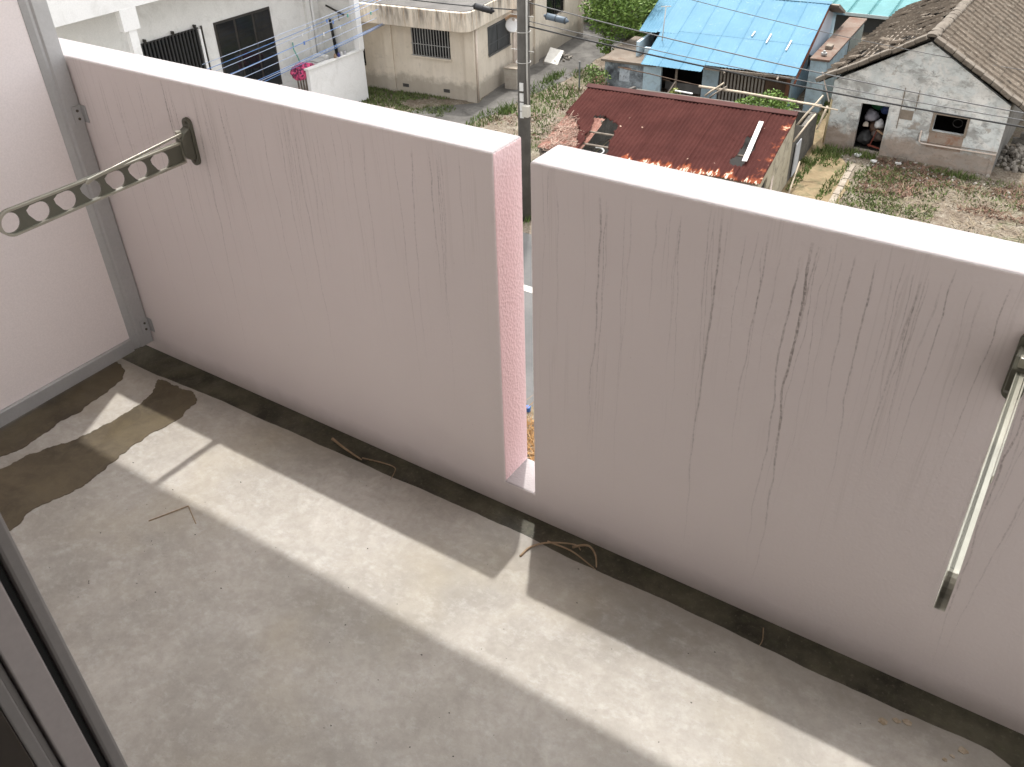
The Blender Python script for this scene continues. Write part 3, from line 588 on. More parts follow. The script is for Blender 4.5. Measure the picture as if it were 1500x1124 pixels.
MB().box(-.1, 5.5, 0, .09, 5.85, 4.2).build('pilaster', M_beige, bh); MB().box(-.1, 10.7, 0, .09, 11.0, 4.2).build('pilaster', M_beige, bh)
# roof slab with a rounded front corner
ro = [(-7,-.78),(-.15,-.78)]+[(-.15+.42*math.cos(a),-.36+.42*math.sin(a)) for a in [-math.pi/2+math.pi/2*i/6 for i in range(1,7)]]+[(.27,5.45),(-7,5.45)]
rf = MB().prism(ro, XY, 2.862, 3.58).build('roof_slab', M_beige, bh, bevel=.03)
ri = [(x*.985-.05, y*.93+.1) for x, y in ro]
MB().prism(ri, XY, 3.582, 3.60).build('roof_top', M_roofc, rf)
MB().prism([(-7,5.46),(.25,5.46),(.25,11.4),(-7,11.4)], XY, 4.202, 4.7).build('rear_roof_slab', M_beige, bh, bevel=.03)
def barred(parent, plane, u0, u1, z0, z1, t, n, m, name='window', glass=M_glass, inward=1, cross=True, r=.014):
    """window in its opening: recessed dark glass, frame, one object per bar; plane 'x' runs along x (faces -y), 'y' runs along y (faces +x)"""
    f = (lambda u, d, z: (u, t+d*inward, z)) if plane == 'x' else (lambda u, d, z: (t-d*inward, u, z))
    def bx(m_, a, b): return m_.box(*a, *b)
    w = bx(MB(), f(u0, .10, z0), f(u1, .112, z1)).build(name, glass, parent)
    fr = MB(); e = .05
    for q in ((u0,u0+e,z0,z1),(u1-e,u1,z0,z1),(u0+e,u1-e,z0,z0+e),(u0+e,u1-e,z1-e,z1),((u0+u1)/2-e/2,(u0+u1)/2+e/2,z0+e,z1-e)): bx(fr, f(q[0], .06, q[2]), f(q[1], .098, q[3]))
    fr.build('frame', M_frame, w)
    bm = MB(); a = f(0, 0, 0); bm.bar((0,0,z0-.02), (0,0,z1+.02), 2*r, 2*r); bme = bm.mesh('bar', m)
    for i in range(n):
        u = u0+(u1-u0)*(i+.5)/n; o = link('bar', bme, w); p = f(u, -.035, 0); o.location = p
    if cross:
        for z in (z0+.02, z0+(z1-z0)*.42, z1-.02):
            bx(MB(), f(u0-.02, -.055, z-.014), f(u1+.02, -.035-r*1.01, z+.014)).build('rail', m, w)
    return w
barred(bh, 'x', -2.8, -1.02, 1.58, 2.7, 0, 14, M_bargrey)
barred(bh, 'x', -6.4, -5.15, .9, 2.6, 0, 8, M_barblack)
barred(bh, 'y', 1.25, 3.2, 1.44, 2.58, 0, 18, plain('slate_bars', (.11,.115,.12,1), .5), glass=plain('grey_blind_pane', (.15,.16,.165,1), .4))
barred(bh, 'y', 7.0, 9.0, 1.5, 3.3, -.05, 2, M_frame, cross=False)
MB().box(-2.86, -.08, 1.52, -.96, -.001, 1.575).build('window_sill', M_beige, bh)
for u in (-3.42, -1.46):
    v = MB().box(u, -.004, .22, u+.30, .02, .36).build('vent_grille', M_vent, bh)
    for k in range(3): MB().box(u+.02, -.012, .24+k*.04, u+.28, -.0045, .262+k*.04).build('louvre', M_frame, v)
MB().box(-.05, 4.9, 2.2, .16, 5.2, 2.9).build('meter_box', plain('brown_meter_box', (.16,.12,.09,1), .6), bh, bevel=.02)
for i in range(12):
    MB().tube([(-6.4+i*.55,5.2,3.6),(-6.4+i*.55,5.2,4.5)], .018, 6).build('rail_post', M_bargrey, bh)
MB().tube([(-7,5.2,4.5),(0,5.2,4.5)], .02, 6).build('rail', M_bargrey, bh)
ub = thing('outdoor_unit', 'low concrete box standing on the alley against the pale house', 'box', (-18.05,29.55,G), R(6.9))
MB().box(-.28,-.3,0,.28,.35,.82).build('body', mott('weathered_box_concrete', (.36,.32,.27,1), (.42,.39,.34,1), 3, .9, .3, 30, dirt=(.15,.13,.11,1)), ub, bevel=.02)
MB().box(-.31,-.33,.822,.31,.38,.88).build('lid', M_curb, ub, bevel=.015)
sl = thing('broken_slab', 'white broken slab leaning on rubble beside the alley wall', 'slab', (-18.55,33.6,G+.16), R(20)); o = MB().box(-.32,-.62,-.06,.32,.62,.06).build('slab', mott('white_slab', (.62,.6,.55,1), (.5,.48,.44,1), 3, .85, .2, 30), sl, bevel=.015); o.rotation_euler = (R(14), R(12), 0)
def rubble(name, label, cx, cy, rx, ry, n, s0, s1, hmax, seed, m=M_stone):
    r = random.Random(seed); mm = MB()
    for _ in range(n):
        a = r.uniform(0,6.283); d = r.random()**.6; x = cx+rx*d*math.cos(a); y = cy+ry*d*math.sin(a); s = r.uniform(s0,s1); z = G+r.uniform(0,hmax)*(1-d*d)+s*.25
        bm = bmesh.new(); bmesh.ops.create_icosphere(bm, subdivisions=1, radius=s)
        q = Matrix.Rotation(r.uniform(0,6), 3, Vector((r.gauss(0,1),r.gauss(0,1),r.gauss(0,1))).normalized())
        sc = (r.uniform(.6,1.2), r.uniform(.5,1.), r.uniform(.4,.75))
        vs = [q @ Vector((v.co.x*sc[0]*r.uniform(.8,1.15), v.co.y*sc[1]*r.uniform(.8,1.15), v.co.z*sc[2])) + Vector((x,y,z)) for v in bm.verts]
        mm.add(vs, [[v.index for v in f.verts] for f in bm.faces]); bm.free()
    o = link(name, mm.mesh(name, m), kind='stuff'); return o
rubble('rubble_heap', '', .95, 31.2, .75, 1.0, 150, .06, .17, .45, 4)
rubble('alley_rubble', '', -18.5, 33.9, .55, .9, 55, .05, .14, .15, 6)
rubble('scattered_stones', '', -15.2, 27.2, 2.0, 4.0, 90, .03, .09, .02, 8, M_curb)
rubble('yard_stones', '', -.6, 28.6, 3.6, .9, 80, .03, .09, .02, 9, M_stone)
pp = MB().tube([(0,0,0),(0,0,1.15)], .035, 8).build('thin_post', plain('grey_post', (.16,.17,.17,1), .6), None, 'thin grey metal post standing in the weeds left of the red shed', 'post'); pp.location = (-15.5,30.6,G)

# ------------------------------------------------------------------ derelict house with tiled roof
def ruin_material():
    t = Mt('peeling_whitewash'); x, y, z = t.xyz()[:3]
    c = t.mix(t.ramp(t.noise(1.1, 7, .7, .3), (.40, 0.), (.60, 1.)), (.56, .555, .53, 1), (.70, .695, .665, 1))
    blue = t.math('MULTIPLY', t.ramp(t.noise(1.5, 7, .72, .6), (.45, 0.), (.54, 1.)), t.ramp(t.math('ADD', z, 10), (.2, 1.), (2.2, .3)))
    c = t.mix(t.math('MULTIPLY', blue, .8), c, (.33, .45, .49, 1))
    hv = t.math('ADD', x, y)
    gr = t.ramp(t.noise(1, 8, .75, .5, v=t.comb(t.math('MULTIPLY', hv, 2.6), 2., t.math('MULTIPLY', z, 4.2))), (.50, 0.), (.63, 1.))
    gr = t.math('MULTIPLY', gr, t.ramp(t.noise(.75, 4, .6, v=t.sc(t.pos(), 1, 1, 1, (1.7, 0, 4.2))), (.40, .25), (.60, 1.)))
    c = t.mix(t.math('MULTIPLY', gr, .95), c, (.15, .145, .135, 1))
    bg = t.ramp(t.noise(1, 6, .7, .4, v=t.comb(t.math('MULTIPLY', hv, .9), 6., t.math('MULTIPLY', z, 1.5))), (.52, 0.), (.62, .8)); c = t.mix(bg, c, (.27, .265, .25, 1))
    pl = t.ramp(t.noise(1.35, 5, .6, .2, v=t.sc(t.pos(), 1, 1, 1, (3.3, 0, 1.7))), (.64, 0.), (.67, 1.)); c = t.mix(t.math('MULTIPLY', pl, .6), c, (.27, .22, .175, 1))
    low = t.ramp(t.math('ADD', t.math('ADD', z, 10), t.math('MULTIPLY', t.noise(2.2, 7, .7), -1.1)), (-.6, 1.), (.32, 0.))
    c = t.mix(t.math('MULTIPLY', low, .8), c, (.27, .20, .15, 1))
    c = t.mix(t.ramp(t.noise(9, 7, .75), (.57, 0.), (.7, .7)), c, (.14, .13, .115, 1))
    t.bump(t.noise(14, 6, .7), .5, .015); return t.out(c, .95, spec=.15)
M_ruin = ruin_material()
M_brownw = mott('brown_boards', (.075,.05,.035,1), (.12,.08,.055,1), 3, .9, .4, 30, dirt=(.03,.022,.018,1))
M_frame_d = plain('dark_hoop', (.07,.065,.06,1), .8)
M_void = plain('dark_interior', (.02,.018,.016,1), .95)  # near-black colour stands in for shade inside; roof deck and hood share it
M_rust = mott('rust_stained_board', (.24,.18,.14,1), (.32,.26,.21,1), 2, .9, .4, 25, dirt=(.22,.075,.03,1), dirt_amt=.7)
M_wood = mott('weathered_wood', (.17,.14,.11,1), (.27,.23,.19,1), 8, .9, .4, 50, dirt=(.06,.05,.04,1))
def tile_material():
    t = Mt('old_cement_tiles'); r = t.objrand()
    c = t.mix(t.ramp(t.noise(1.6, 6, .7), (.36, 0.), (.64, 1.)), (.085, .067, .051, 1), (.135, .109, .085, 1))
    c = t.mix(t.math('MULTIPLY', t.math('ADD', t.math('MULTIPLY', r, .5), t.math('MULTIPLY', t.island(), .5)), .75), c, (.085, .070, .055, 1))
    c = t.mix(t.ramp(t.noise(9, 6, .75), (.54, 0.), (.66, .8)), c, (.25, .222, .18, 1))
    c = t.mix(t.ramp(t.noise(5, 6, .75), (.34, .7), (.45, 0.)), c, (.055, .05, .042, 1))
    t.bump(t.noise(18, 6, .7), .5, .012); return t.out(c, .95, spec=.12)
M_tile = tile_material()
M_mortar = mott('grey_mortar_tiles', (.12,.10,.08,1), (.185,.16,.13,1), 3, .95, .5, 20, dirt=(.07,.06,.05,1), dirt_amt=.7)
dh = thing('derelict_house', 'derelict whitewashed house with a sagging brown tile roof, open doorway and small dark window', 'house', (-2.28,29.53,G))
LX, RX, EZ, AZ, D = -2.73, 2.72, 2.32, 3.84, 10.8
MB().poly([(LX,0),(RX,0),(RX,2.25),(0,AZ),(LX,2.25)], [[(-1.71,.06),(-.82,.06),(-.80,1.66),(-1.71,1.64)],[(.66,1.12),(1.62,1.12),(1.62,1.66),(.66,1.66)]], XZ, 0, .16).build('front_wall', M_ruin, dh)
MB().box(LX, .16, 0, LX+.15, D, 2.25).build('side_wall', M_ruin, dh); MB().box(RX-.15, .16, 0, RX, D, 2.25).build('side_wall', mott('dark_grey_wall', (.12,.115,.105,1), (.19,.18,.165,1), 2, .95, .4, 20, dirt=(.06,.055,.05,1)), dh)
MB().poly([(LX+.15,0),(RX-.15,0),(RX-.15,2.25),(0,AZ),(LX+.15,2.25)], [], XZ, D-.16, D).build('back_wall', M_ruin, dh)
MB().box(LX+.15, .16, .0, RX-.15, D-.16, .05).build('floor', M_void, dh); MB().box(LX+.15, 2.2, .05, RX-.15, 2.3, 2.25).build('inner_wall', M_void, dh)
# door and window trim
m = MB().box(-1.76,-.03,.0,-1.712,.1,1.70); m.build('door_jamb', M_ruin, dh); MB().box(-.80,-.03,.0,-.75,.1,1.72).build('door_jamb', M_ruin, dh)
m = MB(); 
for q in ((.58,.655,1.06,1.74),(1.625,1.70,1.06,1.74),(.655,1.625,1.665,1.74),(.655,1.625,1.06,1.115)): m.box(q[0],-.035 if q[3] > 1.2 else -.004,q[2],q[1],.06,q[3])
m.build('window_frame', mott('window_surround', (.19,.15,.115,1), (.28,.235,.19,1), 3, .9, .3, 20), dh)
MB().box(.60,-.012,.56,1.66,-.001,1.058).build('boarded_panel', M_rust, dh)
MB().box(.40,-.009,.02,.46,-.001,1.1).build('plaster_strip', M_ruin, dh); MB().box(2.6,-.03,.0,2.73,-.001,2.1).build('corner_strip', M_ruin, dh)
MB().box(-.42,-.008,1.33,-.02,-.001,1.64).build('bare_brick_patch', mott('bare_cement_patch', (.20,.165,.13,1), (.26,.22,.18,1), 4, .95, .4, 30), dh)
MB().box(-.45,-.02,1.0,-.425,-.001,2.35).box(.0,-.02,1.64,.022,-.001,2.33).build('cable_strip', M_wood, dh)
MB().tube([(.36,-.05,1.08),(.36,-.05,.72),(.45,-.05,.66),(2.72,-.05,.70)], .028, 8).build('water_pipe', M_pale, dh, smooth=True)
MB().tube([(.40,-.05,1.02),(.30,-.05,.98),(.30,-.05,.72),(.45,-.05,.735),(2.72,-.05,.78)], .012, 6).build('thin_pipe', M_wood, dh, smooth=True)
MB().bar((-2.76,-.1,1.55),(-3.15,-.15,2.5),.035,.035).build('leaning_strut', M_pale, dh)
MB().tube([(-2.72,-.03,.1),(-2.70,-.03,1.6)], .035, 8).build('drain_pipe', mott('yellowed_pipe', (.45,.37,.22,1), (.38,.31,.19,1), 4, .8, .2, 20), dh, smooth=True)
MB().tube([(1.30+.15*math.cos(a),.6,1.28+.13*math.sin(a)) for a in [2*math.pi*i/18 for i in range(19)]], .015, 6).build('bent_hoop', M_frame_d, dh, smooth=True)
# roof: dark deck, then separate tiles
XE = 3.30; ZE = 2.18; ZR = 4.03; sl_len = math.hypot(XE, ZR-ZE); ang = math.atan2(ZR-ZE, XE)
def slope_pt(side, d, y, h=0):      # d metres down from the ridge, h above the deck
    return Vector((side*(d*math.cos(ang)+h*math.sin(ang)), y, ZR-d*math.sin(ang)+h*math.cos(ang)))
for side in (-1, 1):
    m = MB(); a, b, c, d_ = slope_pt(side,0,-.1,-.05), slope_pt(side,sl_len-.08,-.1,-.05), slope_pt(side,sl_len-.08,D+.1,-.05), slope_pt(side,0,D+.1,-.05)
    dn = Vector((0,0,-.05)); m.add([a,b,c,d_,a+dn,b+dn,c+dn,d_+dn], [(0,1,2,3),(7,6,5,4),(0,4,5,1),(1,5,6,2),(2,6,7,3),(3,7,4,0)]); m.build('roof_deck', M_void, dh)
    for k in range(12):
        dd = .12+k*.30; MB().bar(slope_pt(side,dd,-.06,-.028), slope_pt(side,dd,D+.05,-.028), .04, .04).build('roof_batten', M_wood, dh)
TW, TL = .47, .33
def tile_mesh():
    m = MB(); w, l, th = TW-.028, TL+.05, .014      # local: x across (along ridge), y down slope, z up; a low roll at one side
    prof = [(-w/2,.004),(-w/2+.035,.06),(-w/2+.08,.012),(w/2-.03,.006),(w/2,.006)]
    n = len(prof); vs = [(u,0,h) for u,h in prof]+[(u,l,h+.008) for u,h in prof]+[(u,0,h-th) for u,h in prof]+[(u,l,h+.008-th) for u,h in prof]
    fs = []
    for i in range(n-1): fs += [(i,i+n,i+n+1,i+1),(i+2*n,i+1+2*n,i+1+3*n,i+3*n),(i,i+1,i+1+2*n,i+2*n),(i+n,i+3*n,i+1+3*n,i+1+n)]
    fs += [(0,2*n,3*n,n),(n-1,2*n-1,4*n-1,3*n-1)]
    return m.add(vs, fs)
tmb = tile_mesh(); tme = tmb.mesh('roof_tile', M_tile)
cands = []; rt = random.Random(5)
nrow = int(sl_len/TL)
for side in (-1, 1):
    for j in range(nrow):
        for i in range(int((D+.2)/TW)):
            y = -.02+i*TW+TW/2; d = .05+j*TL; u = rt.random()
            loc = slope_pt(side, d, y, .0); rz = rt.gauss(0,.022); tx = rt.gauss(0,.014); h = rt.gauss(0,.006); broken = False
            if side == -1:
                # collapsed patch near the gable, just below the ridge, and a smaller one further back
                k = math.exp(-(((y-1.3)/1.2)**2+((d-1.25)/.95)**2)*1.2); k2 = math.exp(-(((y-4.6)/1.5)**2+((d-.7)/.28)**2)*1.6); kk = max(k, .8*k2)
                if u < kk*.55: continue
                if u < kk*1.15:
                    broken = True; rz = rt.gauss(0,.42); tx = rt.gauss(.22,.25); h = rt.uniform(.0,.2); loc += Vector((0, rt.gauss(0,.1), 0))
                elif u > .93: rz = rt.gauss(0,.16); h = .03; tx = rt.gauss(.05,.06)
                sag = -.07*math.exp(-((y-2.5)/3)**2-((d-1.9)/1.)**2)
            else:
                sag = -.03*math.exp(-((y-4)/2)**2-((d-1.5)/1.)**2)
                if u > .985: rz = rt.gauss(0,.15); h = .03
            nrm = Vector((side*math.sin(ang),0,math.cos(ang))); dnv = Vector((side*math.cos(ang),0,-math.sin(ang))); ac = dnv.cross(nrm)
            Rm = Matrix((ac, dnv, nrm)).transposed()
            Rm = Rm @ Matrix.Rotation(rz, 3, 'Z') @ Matrix.Rotation(tx+.012, 3, 'X')
            mt = Matrix.Translation(loc+nrm*(.012+h+sag)) @ Rm.to_4x4()
            w = mt.translation+Vector((-2.28,29.53,G)); q = w-cam.matrix_world.translation
            vis = q.dot(cf) > 0 and abs(q.dot(cr)/q.dot(cf))*31.2/36 < .51 and abs(q.dot(cu)/q.dot(cf))*31.2/36 < .385
            cands.append((0 if vis else 1, q.length, mt))
cands.sort(key=lambda c: (c[0], c[1]))
for _, _, mt in cands[:292]:
    o = link('roof_tile', tme, dh); o.matrix_basis = mt
m = MB()
for _, _, mt in cands[292:]: m.add([mt @ Vector(v) for v in tmb.v], tmb.f)
link('roof_tile_field', m.mesh('roof_tile_field', M_tile), dh, kind='stuff')
# ridge caps and thick verge tiles along the gable
mc = MB(); n = 7
pr = [(.17*math.cos(a), .10*math.sin(a)) for a in [math.pi*i/n for i in range(n+1)]]; mc.prism(pr, lambda u, v, t: (u, t, v), 0, .27); cme = mc.mesh('ridge_cap', M_mortar, smooth=False)
for i in range(36):
    o = link('ridge_cap', cme, dh); o.location = (rt.gauss(0,.012), -.16+i*.30, ZR+.0+rt.gauss(0,.012)-.05*math.exp(-((i*.3-3)/2.5)**2)); o.rotation_euler = (R(2.5)+rt.gauss(0,.02), 0, rt.gauss(0,.03))
vm = MB().box(-.16, 0, -.07, .13, .355, .07).mesh('verge_tile', M_mortar, bevel=.025)
for side in (-1, 1):
    for j in range(10):
        d = .12+j*.365; p = slope_pt(side, d, -.12, .03); nrm = Vector((side*math.sin(ang),0,math.cos(ang))); dnv = Vector((side*math.cos(ang),0,-math.sin(ang)))
        Rm = Matrix((dnv.cross(nrm), dnv, nrm)).transposed() @ Matrix.Rotation(rt.gauss(0,.04), 3, 'Z') @ Matrix.Rotation(rt.gauss(.0,.03), 3, 'X')
        o = link('verge_tile', vm, dh); o.matrix_basis = Matrix.Translation(p+nrm*rt.gauss(0,.01)) @ Rm.to_4x4()
MB().prism([(-.2,-.1),(.2,-.1),(.15,.16),(-.13,.18)], XZ, -.34, -.17).build('ridge_end_cap', M_mortar, dh, bevel=.03)
# refuse inside the doorway and at its foot
def bag(label, x, y, z, s, col, seed):
    r = random.Random(seed); bm = bmesh.new(); bmesh.ops.create_icosphere(bm, subdivisions=3, radius=1)
    for v in bm.verts:
        k = 1+.28*mnoise.noise(v.co*1.7+Vector((seed*3.1,0,0)))+.10*mnoise.noise(v.co*5); v.co *= k; v.co.z = v.co.z*.78+(.25*max(0,v.co.z)**4); v.co *= s
    me = bpy.data.meshes.new('refuse_bag'); bm.to_mesh(me); bm.free(); me.materials.append(plain('sheet_'+str(seed), col, .55))
    for p in me.polygons: p.use_smooth = True
    o = link('refuse_bag', me, None, label, 'refuse bag', 'refuse in the doorway of the derelict house'); o.location = (x, y, G+z); return o
bag('white refuse bag on top of the heap in the derelict doorway', -3.38, 30.0, .86, .17, (.62,.62,.62,1), 1)
bag('small cream refuse bag left of the white bag in the derelict doorway', -3.80, 29.95, .80, .10, (.55,.48,.40,1), 2)
bag('lilac grey refuse bag in the derelict doorway', -3.72, 30.25, 1.02, .24, (.30,.29,.33,1), 3)
bag('dark green bundle high up inside the derelict doorway', -3.62, 30.5, 1.42, .28, (.02,.11,.05,1), 4)
bag('dark blue bundle in the upper right of the derelict doorway', -3.28, 30.4, 1.28, .22, (.05,.08,.22,1), 5)
bag('black refuse bag at the base of the derelict doorway', -3.75, 30.0, .33, .27, (.03,.03,.03,1), 6)
bag('brown grey bundle low in the right of the derelict doorway', -3.35, 30.1, .45, .24, (.13,.10,.085,1), 7)
bag('dusty brown sack under the white bag in the derelict doorway', -3.5, 30.25, .65, .26, (.12,.07,.05,1), 8)
for lab, a, b, c in (('red brown board lying across the derelict doorway', (-3.55,29.7,.22), (-3.12,29.62,.18), (.20,.05,.03,1)), ('broken red chair leg leaning in the derelict doorway', (-3.52,29.8,.12), (-3.36,29.85,.75), (.17,.04,.025,1)), ('tan plank end sticking out of the heap in the derelict doorway', (-3.36,29.8,.73), (-3.1,29.68,.66), (.38,.25,.15,1))):
    a = Vector(a); b = Vector(b); o = MB().bar((0,0,0), b-a, .07, .03).build('broken_board', plain('board_'+lab[:3], c, .8), None, lab, 'board', 'refuse in the doorway of the derelict house'); o.location = a+Vector((0,0,G))
for lab, x, y, s in (('flat white scrap lying before the derelict doorway', -3.65, 29.05, .16),('round pale scrap right of the derelict doorway foot', -3.05, 28.75, .11),('pale stone like scrap below the wall patch', -2.3, 28.95, .09)):
    pts = [(s*math.cos(a)*rnd.uniform(.7,1.3), s*.6*math.sin(a)*rnd.uniform(.7,1.3)) for a in [2*math.pi*i/9 for i in range(9)]]
    o = MB().prism(pts, XY, 0, .07).build('white_scrap', M_tag, None, lab, 'scrap', 'white scraps before the derelict house', bevel=.01); o.location = (x, y, G+.02)

# ------------------------------------------------------------------ shed with rusty red corrugated roof
def rust_roof_material():
    t = Mt('rust_red_corrugated'); o = t.n('ShaderNodeTexCoord').outputs['Object']; p = t.pos()
    at = t.n('ShaderNodeAttribute', attribute_name='down').outputs['Fac']      # metres above the eave edge
    c = t.mix(t.ramp(t.noise(1.1, 6, .65), (.38, 0.), (.62, 1.)), (.043, .0155, .0135, 1), (.058, .021, .018, 1))
    c = t.mix(t.ramp(t.noise(5, 7, .75), (.52, 0.), (.68, .7)), c, (.036, .011, .0095, 1))
    col = t.n('ShaderNodeAttribute', attribute_name='across').outputs['Fac']
    cn = t.noise(1, 4, .7, v=t.comb(t.math('MULTIPLY', col, 9.), t.math('MULTIPLY', at, 1.6), 2.))
    cl_ = t.ramp(t.noise(1, 3, .6, v=t.comb(t.math('MULTIPLY', col, 1.3), 1., 7.)), (.38, .12), (.60, 1.3))
    edge = t.math('SUBTRACT', t.math('MULTIPLY', t.math('MULTIPLY', cn, cl_), 1.0), at)                 # paint flaked away close to the eave
    e1 = t.ramp(edge, (.10, 0.), (.24, 1.)); c = t.mix(e1, c, t.mix(t.ramp(t.noise(6, 5, .7), (.42, 0.), (.6, 1.)), (.22, .062, .027, 1), (.13, .038, .023, 1)))
    e2 = t.math('MULTIPLY', t.ramp(edge, (.22, 0.), (.30, 1.)), t.ramp(t.noise(1, 3, .6, v=t.comb(t.math('MULTIPLY', col, 14.), t.math('MULTIPLY', at, 3.), 5.)), (.50, 0.), (.55, 1.)))
    c = t.mix(e2, c, (.55, .46, .36, 1))
    sp = t.math('MULTIPLY', t.ramp(t.voro(1.9), (.045, 1.), (.07, 0.)), t.ramp(t.noise(.5, 3), (.45, 0.), (.55, 1.))); c = t.mix(t.math('MULTIPLY', sp, .8), c, (.50, .36, .28, 1))
    side = t.math('SUBTRACT', t.math('MULTIPLY', t.noise(3.4, 3, .55), 1.05), t.math('ADD', t.math('MULTIPLY', t.math('ABSOLUTE', col), .55), .36))
    rs = t.ramp(side, (.12, 0.), (.26, .8)); c = t.mix(rs, c, (.19, .055, .028, 1)); c = t.mix(t.ramp(side, (.27, 0.), (.31, .8)), c, (.48, .32, .22, 1))
    t.bump(t.noise(40, 4, .6), .2, .006); return t.out(c, .95, spec=.04)
M_rroof = rust_roof_material()
rs = thing('rusty_roof_shed', 'collapsing shed with a dark red rusty corrugated roof holed in two places', 'shed', (-4.9,25.25,G), R(5.5))
ZR2, ZE2, YE = 2.40, 1.70, -3.95; PIT = math.atan2(ZR2-ZE2, -YE); SL = math.hypot(YE, ZR2-ZE2)
def inside(p, poly):
    x, y = p; c = False
    for i in range(len(poly)):
        (x1,y1),(x2,y2) = poly[i], poly[i-1]
        if (y1 > y) != (y2 > y) and x < (x2-x1)*(y-y1)/(y2-y1)+x1: c = not c
    return c
hole1 = fract([(-5.85,-1.72),(-5.5,-1.70),(-5.25,-1.86),(-4.92,-2.1),(-4.80,-2.75),(-4.62,-3.5),(-4.62,-4.1),(-5.45,-4.1),(-5.52,-3.2),(-5.68,-2.9),(-5.75,-2.2)], .12, 3, 4)
hole2 = fract([(-1.02,-1.75),(-.86,-1.55),(-.70,-3.3),(-1.0,-3.3),(-1.05,-2.9),(-.98,-2.4)], .12, 3, 8)
tear = fract([(-7.0,-1.9),(-6.55,-1.95),(-6.2,-2.35),(-5.75,-3.3),(-5.62,-4.2),(-7.0,-4.2)], .08, 3, 5)
NS = 9; SWD = 6.85/NS
for i in range(NS):
    xa = -6.83+i*SWD; nx, ny = 36, 40; vs, fs, dn, ac = [], [], [], []
    for a in range(nx+1):
        for b in range(ny+1):
            x = xa+(SWD+.05)*a/nx; s = SL*b/ny+(.05*mnoise.noise(Vector((x*3,0,1))) if b == ny else 0); yl = -s*math.cos(PIT)
            h = .017*math.sin(x*2*math.pi/.125)+.03*mnoise.noise(Vector((x*.8,yl*.8,3)))+(.012 if i % 2 else 0)+.0025*b/ny
            vs.append((x, yl-h*math.sin(PIT)*-1, ZR2-s*math.sin(PIT)+h*math.cos(PIT))); dn.append(SL-s); ac.append(x)
    for a in range(nx):
        for b in range(ny):
            x = xa+(SWD+.05)*(a+.5)/nx; y = -SL*(b+.5)/ny*math.cos(PIT); jit = (.02*mnoise.noise(Vector((x*20,y*20,1))),.03*mnoise.noise(Vector((x*20,y*20,9))))
            q = (x+jit[0], y+jit[1])
            if inside(q, hole1) or inside(q, hole2) or inside(q, tear): continue
            k = a*(ny+1)+b; fs.append((k, k+1, k+ny+2, k+ny+1))
    me = bpy.data.meshes.new('roof_sheet'); me.from_pydata(vs, [], fs); me.materials.append(M_rroof)
    for nm_, dat in (('down', dn), ('across', ac)): me.attributes.new(nm_, 'FLOAT', 'POINT').data.foreach_set('value', dat)
    for p in me.polygons: p.use_smooth = True
    o = link('roof_sheet', me, rs); md = o.modifiers.new('thickness', 'SOLIDIFY'); md.thickness = .004
# torn lower left sheet lies lower and pale with dry vine stalks over it
m = MB(); rv = random.Random(12)
for _ in range(420):
    x = rv.uniform(-6.75,-5.6); y = rv.uniform(-3.9,-1.95); 
    if not inside((x,y), tear): continue
    z = ZR2+y*math.tan(PIT)-.10+rv.uniform(0,.12); a = rv.uniform(0,6.28); l = rv.uniform(.15,.4); m.bar((x,y,z),(x+l*math.cos(a),y+l*math.sin(a),z+rv.uniform(-.05,.08)+l*math.sin(a)*.17),.012,.012)
link('dry_vines', m.mesh('dry_vines', leaf_mat('dry_vine_stalks', (.30,.20,.155,1), (.48,.36,.29,1), .9)), rs, kind='stuff')
vs, fs, dn, ac = [], [], [], []
for a in range(31):
    for b in range(25):
        x = -6.83+1.35*a/30; y = -1.8-2.1*b/24; h = .016*math.sin(x*2*math.pi/.125)+.07*mnoise.noise(Vector((x*1.5,y*1.5,5)))-.06; vs.append((x,y,ZR2+y*math.tan(PIT)+h)); dn.append(.0+.5*(1-b/24)); ac.append(x)
for a in range(30):
    for b in range(24):
        if mnoise.noise(Vector((a*.35,b*.35,4))) > .5: continue
        k = a*25+b; fs.append((k,k+1,k+26,k+25))
me = bpy.data.meshes.new('fallen_sheet'); me.from_pydata(vs, [], fs); me.materials.append(mott('pale_rust_sheet', (.17,.07,.05,1), (.30,.18,.14,1), 2.6, .9, .3, 20, dirt=(.075,.025,.02,1), dirt_amt=.8)); link('fallen_sheet', me, rs, 'pale torn roof sheet sagging at the lower left').modifiers.new('t','SOLIDIFY').thickness = .004
# ridge flashing, short back strip
MB().prism([(-.16,.0),(0,.075),(.15,.0),(.15,-.02),(0,.055),(-.16,-.02)], lambda u, v, t: (t, u, ZR2+.02+v), -6.9, .06).build('ridge_flashing', mott('ridge_rust', (.05,.0155,.013,1), (.07,.021,.017,1), 2, .8, .2, 30), rs)
m = MB(); rr = random.Random(3)
m.poly(fract([(-6.8,.10),(-.05,.12),(-.05,.42),(-1.6,.40),(-3.2,.52),(-4.6,.36),(-6.8,.40)], .04, 3, 6), [], lambda u, v, t: (u, v, ZR2-v*.12+t), -.02, .0); m.build('back_strip', mott('back_strip_rust', (.085,.03,.025,1), (.13,.055,.04,1), 2, .9, .2, 30), rs)
